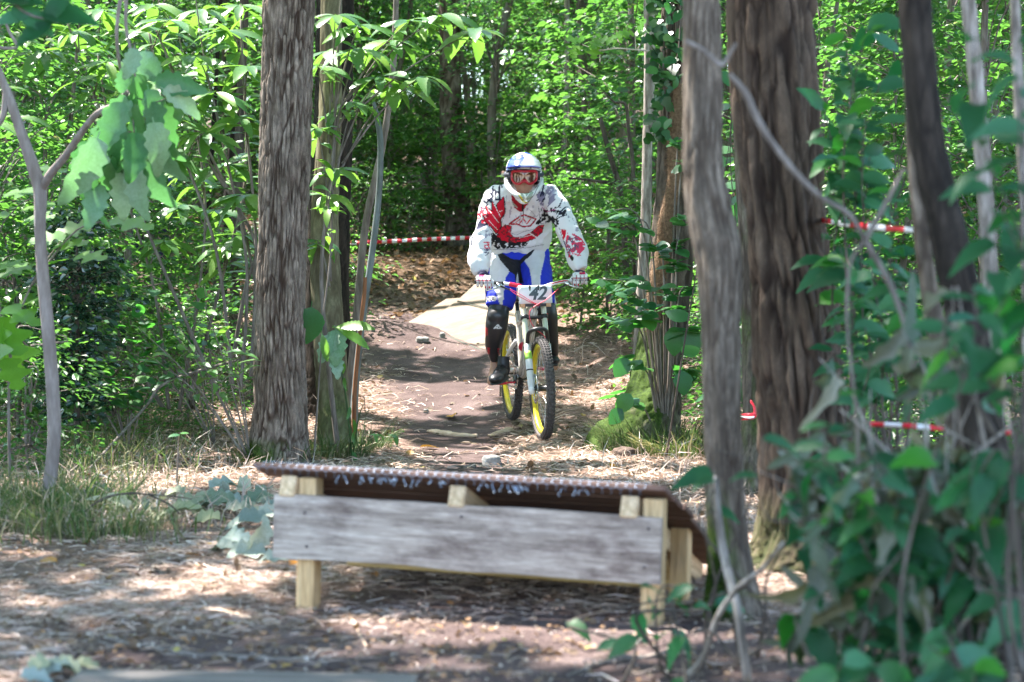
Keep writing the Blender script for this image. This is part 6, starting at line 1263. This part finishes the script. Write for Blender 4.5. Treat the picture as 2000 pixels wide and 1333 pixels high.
def paintpad(V, Nn):
    p = Paint(V, Nn, 880, 520, 3.703, (.022, .022, .026))
    p.poly([(245, 445), (268, 450), (270, 500), (250, 510)], (.35, .02, .03)); p.poly([(250, 585), (285, 590), (280, 640), (255, 630)], (.45, .015, .03)); p.poly([(340, 595), (375, 600), (365, 645), (340, 640)], (.45, .015, .03))
    p.poly([(255, 520), (370, 520), (370, 680), (255, 680)], (.022, .022, .026), (20, .5, 3))
    p.stroke([(316, 448), (344, 424), (366, 448), (316, 448)], 5.5, (.75, .78, .8)); p.stroke([(335, 444), (344, 434), (352, 446)], 3, (.75, .78, .8)); return p.c
M_pad = clothmat('pad_plastic', .38, 60, .5)
kneeL = blob('knee_pad', [limb([(976, 594, 14.085, 20), (973, 612, 14.08, 21.5), (970, 634, 14.08, 22), (967, 655, 14.11, 19.5), (964, 676, 14.17, 16.5), (965, 692, 14.22, 12), (966, 704, 14.25, 8.5)]), ellipsoid(w(972, 618, 14.04), (.07, .05, .06))], .007, M_pad, rider, ro, 3, None, paintpad)
blob('knee_pad', [limb([(1064, 596, 14.14, 20), (1069, 615, 14.14, 20), (1072, 640, 14.2, 18), (1076, 668, 14.3, 15), (1080, 690, 14.4, 12)])], .009, M_pad, rider, ro, 3, None, lambda V, Nn: np.tile(np.array((.022, .022, .026), np.float32), (len(V), 1)))
# shoes
M_shoe = simple('shoe_black', (.018, .019, .024), .45); M_sole = simple('shoe_sole', (.05, .05, .052), .6)
def shoe(c, yaw, pitch):
    q = [ellipsoid((0, -.12, -.008), (.050, .085, .036)), ellipsoid((0, -.02, .006), (.045, .11, .046)), ellipsoid((0, .085, .015), (.040, .055, .052)), stube([np.array([0, .06, .03]), np.array([0, .075, .085]), np.array([0, .08, .105])], [.045, .042, .044], 8, 16)]
    M_ = Matrix.Translation(c) @ Rz(yaw) @ Rx(pitch); A = np.array(M_.to_3x3()); tt = np.array(M_.translation)
    qq = [(V @ A.T + tt, Fs) for V, Fs in q]; o = blob('shoe', qq, .006, M_shoe, rider, ro, 3)
    sl2 = ellipsoid((0, -.035, -.040), (.050, .165, .014), 26, 10); m2 = MB(); m2.add(sl2[0] @ A.T + tt - ro, sl2[1]); m2.obj('sole', M_sole, o)
    lc = MB()
    for k in range(4): V, Fs = stube([np.array([-.025, -.085 + .03 * k, .034 + .006 * k]), np.array([0, -.085 + .03 * k, .047 + .007 * k]), np.array([.025, -.08 + .03 * k, .034 + .006 * k])], .003, 8, 5); lc.add(V @ A.T + tt - ro, Fs)
    lc.obj('laces', M_blk2, o)
pL = np.array(BT(*cf(-1))) + 0; pR = np.array(BT(*cf(1)))
qL = BT(-.178, cf(-1)[1], cf(-1)[2]); qR = BT(.225, cf(1)[1], cf(1)[2])
shoe(qL + V3((-.005, .02, .062)), -16, 8); shoe(qR + V3((0, .02, .062)), 8, -3)
# gloves
def glove(c, s, K=1.17):
    """c: grip centre; s: -1 picture left, +1 picture right"""
    cx_, cy_, cz_ = c; q = []; A = lambda x, y, z: np.array([cx_ + x * K, cy_ + y * K, cz_ + z * K])
    wr_ = w(942, 536, 13.885) if s < 0 else w(1134, 530, 13.9)
    q.append(stube([wr_ + [0, 0, .012], wr_ * .6 + A(0, .02, .03) * .4, A(0, .012, .030), A(0, -.012, .026)], [.028, .036, .042, .035], 18, 20, ry=None))
    q.append(ellipsoid(A(0, .004, .026), (.054, .038, .024))); 
    for k, x in enumerate((-.034, -.0115, .011, .033)):
        x = x * (1 if s > 0 else -1); inner = (s > 0 and k < 2) or (s < 0 and k < 2)
        r_ = (.0100, .0104, .0100, .0088)[k] * K
        if inner: pts = [A(x, .0, .028), A(x, -.030, .030), A(x * 1.0, -.052, .008), A(x * 1.0 - s * .004, -.052, -.022), A(x * 1.0 - s * .006, -.042, -.042)]
        else: pts = [A(x, .0, .026), A(x, -.028, .026), A(x, -.044, .004), A(x, -.032, -.018), A(x, -.012, -.024)]
        q.append(stube(pts, [r_ * 1.05, r_ * 1.1, r_, r_ * .95, r_ * .8], 22, 12))
    q.append(stube([A(-s * .030, .02, .018), A(-s * .048, .0, .002), A(-s * .046, -.012, -.016), A(-s * .034, -.010, -.026)], [.017, .0145, .013, .0105], 16, 12))
    def pg(V, Nn):
        x = (V[:, 0] - cx_) / K; z = (V[:, 2] - cz_) / K; y = (V[:, 1] - cy_) / K; c_ = np.tile(np.array((.72, .71, .73), np.float32), (len(V), 1))
        c_[(z < .012) & (z > .006) & (y < -.02)] = (.35, .01, .04); c_[(np.abs(x - s * .012) < .017) & (z > .030) & (z < .045)] = (.62, .02, .10)
        fx = np.abs(((x * s + .045) / .0225) % 1 - .5); c_[(y < -.035) & (z > -.008) & (z < .004) & (fx < .26) & (fx > .10)] = (.02, .02, .03)
        c_[(y < -.035) & (fx < .2) & (z < -.024) & (z > -.036)] = (.5, .01, .04); c_[(fx > .42) & (y < -.02) & (z < .026)] = (.30, .02, .05); c_[z < -.046] = (.5, .45, .45)
        c_[(V[:, 2] > wr_[2] - .006)] = (.03, .03, .07); c_[(y > .02) & (z < .01)] = (.05, .05, .06); return c_
    return blob('glove', q, .0034, M_cloth, rider, ro, 2, None, pg)
glove(BT(-.333, .285, 1.045), -1); glove(BT(.330, .285, 1.045), 1)
# helmet
hc = w(1023, 339, HD); HT = Matrix.Translation(hc) @ Rx(-6)
def paintsolid(c): return lambda V, Nn: np.tile(np.array(c, np.float32), (len(V), 1))
def hgrid(rx, ry, rz, keep_, n1=96, n2=60):
    V = []; f = []
    for a in range(n2 + 1):
        th = math.pi * (.0 + .66 * a / n2)
        for b2 in range(n1): ph = 2 * math.pi * b2 / n1; V.append([rx * math.sin(th) * math.cos(ph), ry * math.sin(th) * math.sin(ph), rz * math.cos(th)])
    V = np.array(V)
    for a in range(n2):
        for b2 in range(n1):
            k = [a * n1 + b2, (a + 1) * n1 + b2, (a + 1) * n1 + (b2 + 1) % n1, a * n1 + (b2 + 1) % n1]
            if keep_(V[k].mean(0)): f.append(k)
    return V, np.array(f)
M_shell = clothmat('helmet_paint', .2, 30, .6)
V, f = hgrid(.124, .150, .144, lambda p: not (p[1] < -.055 and p[2] < .006) and not (p[1] < -.02 and p[2] < -.06))
A = np.array(HT.to_3x3()); Vw = V @ A.T + hc
def painthelmet(Vw):
    p = Paint(Vw, np.tile([0, -1, 0], (len(Vw), 1)), 960, 290, 9.521, (.66, .66, .68)); p.front = Vw[:, 1] < hc[1] + .05
    p.poly([(270, 430), (295, 290), (340, 200), (430, 130), (560, 110), (620, 180), (560, 290), (470, 400), (430, 425)], (.07, .12, .36), (40, .30, 2)); p.poly([(280, 420), (300, 300), (350, 200), (440, 140), (600, 110), (620, 210), (570, 300), (480, 400), (420, 430)], (.015, .035, .22), (44, .42, 4)); p.poly([(280, 400), (320, 240), (420, 180), (470, 300), (420, 400)], (.06, .10, .24), (26, .42, 9))
    p.poly([(262, 405), (392, 425), (385, 610), (300, 610)], (.02, .024, .05)); p.poly([(838, 425), (915, 435), (905, 600), (835, 610)], (.02, .024, .05))
    star = []; 
    for k in range(10): a = k * math.pi / 5 - 1.57; rr_ = 82 if k % 2 == 0 else 34; star.append((545 + rr_ * math.cos(a), 205 + rr_ * math.sin(a)))
    p.poly(star, (.02, .05, .5)); p.poly([(590, 60), (770, 90), (770, 125), (620, 100)], (.06, .10, .55)); p.poly([(485, 310), (545, 375), (510, 375)], (.03, .04, .05)); p.poly([(760, 300), (745, 375), (705, 375)], (.03, .04, .05)); p.poly([(870, 370), (930, 400), (930, 430), (860, 400)], (.4, .5, .5)); p.poly([(680, 120), (800, 170), (760, 190)], (.5, .45, .6), (20, .6, 4)); return p.c
me = mesh('helmet', Vw - ro, f, M_shell, True, {'col': painthelmet(Vw)}); ho = link('helmet', me, rider); md = ho.modifiers.new('s', 'SOLIDIFY'); md.thickness = .008; md.offset = -1
# peak
V = []; f = []; nn_ = 33
for a in range(nn_):
    ph = math.radians(-72 + 144 * a / (nn_ - 1)); cxs, sns = math.sin(ph), math.cos(ph); ext = .052 * max(0, math.cos(ph * .95)) ** .6
    for b2 in range(6):
        v = b2 / 5; th = math.radians(58 + 26 * v); V.append([(.126 + .004 * v) * math.sin(th) * cxs, -(.153 * math.sin(th) * sns + ext * v), .146 * math.cos(th) + .008 * (1 - v) - .004 * v + .010 * abs(cxs) * v])
for a in range(nn_ - 1):
    for b2 in range(5): k = a * 6 + b2; f.append([k, k + 1, k + 7, k + 6])
Vw = np.array(V) @ A.T + hc; col = painthelmet(Vw); col[5::6] = (.04, .05, .45)
pk = link('helmet_peak', mesh('helmet_peak', Vw - ro, np.array(f), M_shell, True, {'col': col}), ho); md = pk.modifiers.new('s', 'SOLIDIFY'); md.thickness = .004
# chin guard
def hl2(px, py, y): return np.array([(px - 1000) * (HD + y) / F, HD + y, CAMH - (py - HY) * (HD + y) / F])
cg = stube([hl2(989.5, 350, .03), hl2(991, 360, -.03), hl2(998, 372, -.095), hl2(1009, 381, -.145), hl2(1023, 384, -.165), hl2(1037, 381, -.145), hl2(1048, 372, -.095), hl2(1055.5, 360, -.03), hl2(1057, 350, .03)], [.018, .020, .020, .020, .022, .020, .020, .020, .018], 60, 18)
lo_ = [stube([hl2(1001, 376, -.08), hl2(1012, 389, -.13), hl2(1023, 395, -.145), hl2(1034, 389, -.13), hl2(1045, 376, -.08)], [.010, .014, .017, .014, .010], 40, 14)]
def paintchin(V, Nn):
    p = Paint(V, Nn, 960, 290, 9.521, (.62, .62, .63)); p.poly([(470, 800), (560, 780), (700, 780), (790, 800), (740, 940), (690, 1010), (600, 1010), (520, 920)], (.30, .36, .30)); p.poly([(500, 850), (560, 900), (600, 980), (690, 1000), (640, 1030), (560, 990)], (.72, .55, .04))
    p.poly([(262, 380), (392, 400), (385, 590), (330, 640), (290, 600)], (.02, .024, .05)); p.poly([(838, 400), (945, 400), (920, 590), (860, 620)], (.02, .024, .05)); p.stroke([(330, 600), (430, 720), (500, 780), (640, 740), (740, 780), (830, 720), (890, 620)], 14, (.02, .02, .04)); p.stroke([(480, 800), (560, 780), (630, 800), (700, 780), (780, 800)], 16, (.8, .8, .76)); p.stroke([(590, 840), (640, 920), (700, 840)], 14, (.7, .74, .7)); p.stroke([(620, 860), (640, 960)], 26, (.75, .78, .72)); p.stroke([(610, 950), (660, 990)], 20, (.8, .8, .8)); p.stroke([(350, 700), (480, 850), (560, 960), (640, 1015), (700, 980), (800, 850), (880, 680)], 9, (.02, .02, .04)); return p.c
blob('chin_guard', [cg] + lo_, .004, M_shell, ho, ro, 2, None, paintchin)
pdg = MB(); V, Fs = ellipsoid((0, 0, -.01), (.114, .128, .128), 36, 24); pdg.add(V @ A.T + hc - ro, Fs); 
# padding: dark lining, open at the face
Vv, ff = hgrid(.1155, .128, .135, lambda p: not (p[1] < -.085 and p[2] < .0)); link('padding', mesh('padding', Vv @ A.T + hc - ro, ff, simple('padding_dark', (.02, .022, .03), .8), True), ho)
# goggles
def gs(cxp, cyp, push=0):
    px, py = 960 + cxp / 9.521, 290 + cyp / 9.521; x = (px - 1023) * HD / F; yy = -.128 * math.sqrt(max(.02, 1 - (x / .118) ** 2)) - push
    return np.array([(px - 1000) * (HD + yy) / F, HD + yy, CAMH - (py - HY) * (HD + yy) / F])
out_ = [(385, 440), (470, 425), (610, 432), (750, 425), (832, 440), (840, 520), (825, 590), (760, 650), (690, 660), (640, 610), (610, 598), (580, 610), (520, 660), (440, 650), (390, 590), (378, 510)]
gm = MB(); p_ = spline(out_ + out_[:1], 90); loop = [gs(a, b2, .012) for a, b2 in p_]; gm.add(*tube(loop, .0085, 10, cap=False)); go = gm.obj('goggles', simple('goggle_frame_red', (.42, .008, .02), .3), rider); 
go.data.vertices.foreach_get; 
V = np.vstack([[gs(610, 520, .014)], loop]) ; nL = len(loop); mid = [(np.array(v) * .5 + gs(610 + (a - 610) * .5, 520 + (b2 - 520) * .5, .014) * .5) for v, (a, b2) in zip(loop, p_)]
mid = [gs(610 + (a - 610) * .55, 520 + (b2 - 520) * .55, .014) for a, b2 in p_]
V = np.vstack([[gs(610, 520, .014)], mid, loop]); tri = [[0, 1 + k, 1 + (k + 1) % nL] for k in range(nL)]; qd = [[1 + k, 1 + nL + k, 1 + nL + (k + 1) % nL, 1 + (k + 1) % nL] for k in range(nL)]
lm_ = simple('goggle_lens', (.10, .035, .018), .08, .35, .8); lens = link('lens', mesh('lens', V - ro, [np.array(tri), np.array(qd)], lm_, True), go)
go.data.transform(Matrix.Translation(-V3(ro)))
nb2 = MB(); nb2.add(*stube([gs(560, 640, .004), gs(610, 615, .016), gs(660, 640, .004)], [.006, .010, .006], 12, 10)); q = nb2.obj('nose_guard', simple('goggle_red_dark', (.4, .012, .025), .4), go); q.data.transform(Matrix.Translation(-V3(ro)))
for s in (-1, 1):
    q = MB(); c0 = 610 + s * 230; V, Fs = stube([gs(c0, 500, .006), hl2(1023 + s * 31, 342, -.04), hl2(1023 + s * 34.3, 342, .03), hl2(1023 + s * 34.5, 340, .08)], [.016, .018, .018, .018], 20, 10, ref=None); q.add(V, Fs); o = q.obj('strap', simple('strap_dark', (.015, .018, .035), .7) if s < 0 else MATS['strap_dark'], go); o.data.transform(Matrix.Translation(-V3(ro)))

# spectator in blue half hidden by the leaves at left
so = np.array(gp(302, 23.0)); sp_ = empty('person', so, 'person in a blue jacket half hidden among the leaves at left', 'person')
sx, sy = so[0], so[1]; S3 = lambda x, y, z: np.array([sx + x, sy + y, so[2] + z])
bp = [tube(spline([S3(0, .1, .62), S3(0, .06, .85), S3(0, 0, 1.1), S3(0, -.03, 1.25)], 14), [.15] * 6 + [.17] * 5 + [.12, .09, .06], 20, ry=.11, ref=(1, 0, 0)), ellipsoid(S3(.0, -.07, 1.40), (.075, .09, .11)), stube([S3(0, -.02, 1.2), S3(0, -.06, 1.35)], .05, 6)]
legs = [[S3(s * .1, .1, .62), S3(s * .15, -.30, .55), S3(s * .14, -.28, .10), S3(s * .14, -.42, .05)] for s in (-1, 1)]; bp += [stube(l, [.10, .075, .05, .04], 20, 12) for l in legs]
arms = [[S3(s * .17, 0, 1.15), S3(s * .24, -.08, .9), S3(s * .12, -.3, .72)] for s in (-1, 1)]; bp += [stube(l, [.055, .045, .035], 16, 12) for l in arms]
blob('body', bp, .016, M_skin, sp_, so, 2)
blob('jacket', [tube(spline([S3(0, .1, .60), S3(0, .06, .85), S3(0, 0, 1.1), S3(0, -.03, 1.24)], 14), [.18] * 6 + [.20] * 5 + [.15, .11, .08], 20, ry=.14, ref=(1, 0, 0))] + [stube(l, [.072, .062, .05], 16, 12) for l in arms], .016, simple('jacket_blue', (.02, .03, .35), .7), sp_, so, 2)
blob('trousers', [stube(l[:3], [.125, .095, .065], 20, 12) for l in legs], .016, simple('trousers_navy', (.015, .018, .06), .8), sp_, so, 2)
V, Fs = ellipsoid(S3(0, -.055, 1.44) - so, (.085, .10, .085)); q = MB(); q.add(V, Fs); q.obj('hair', simple('hair_dark', (.03, .02, .015), .7), sp_)
V, Fs = ellipsoid(S3(.02, .12, .38) - so, (.22, .2, .30)); V[:, 2] = np.maximum(V[:, 2], -.02)
q = MB(); q.add(V + so * 0, Fs); lg = q.obj('tree_stump', M_bark_dark, None); lg.location = so; tag(lg, 'low dark stump on which the person in blue sits', 'stump')
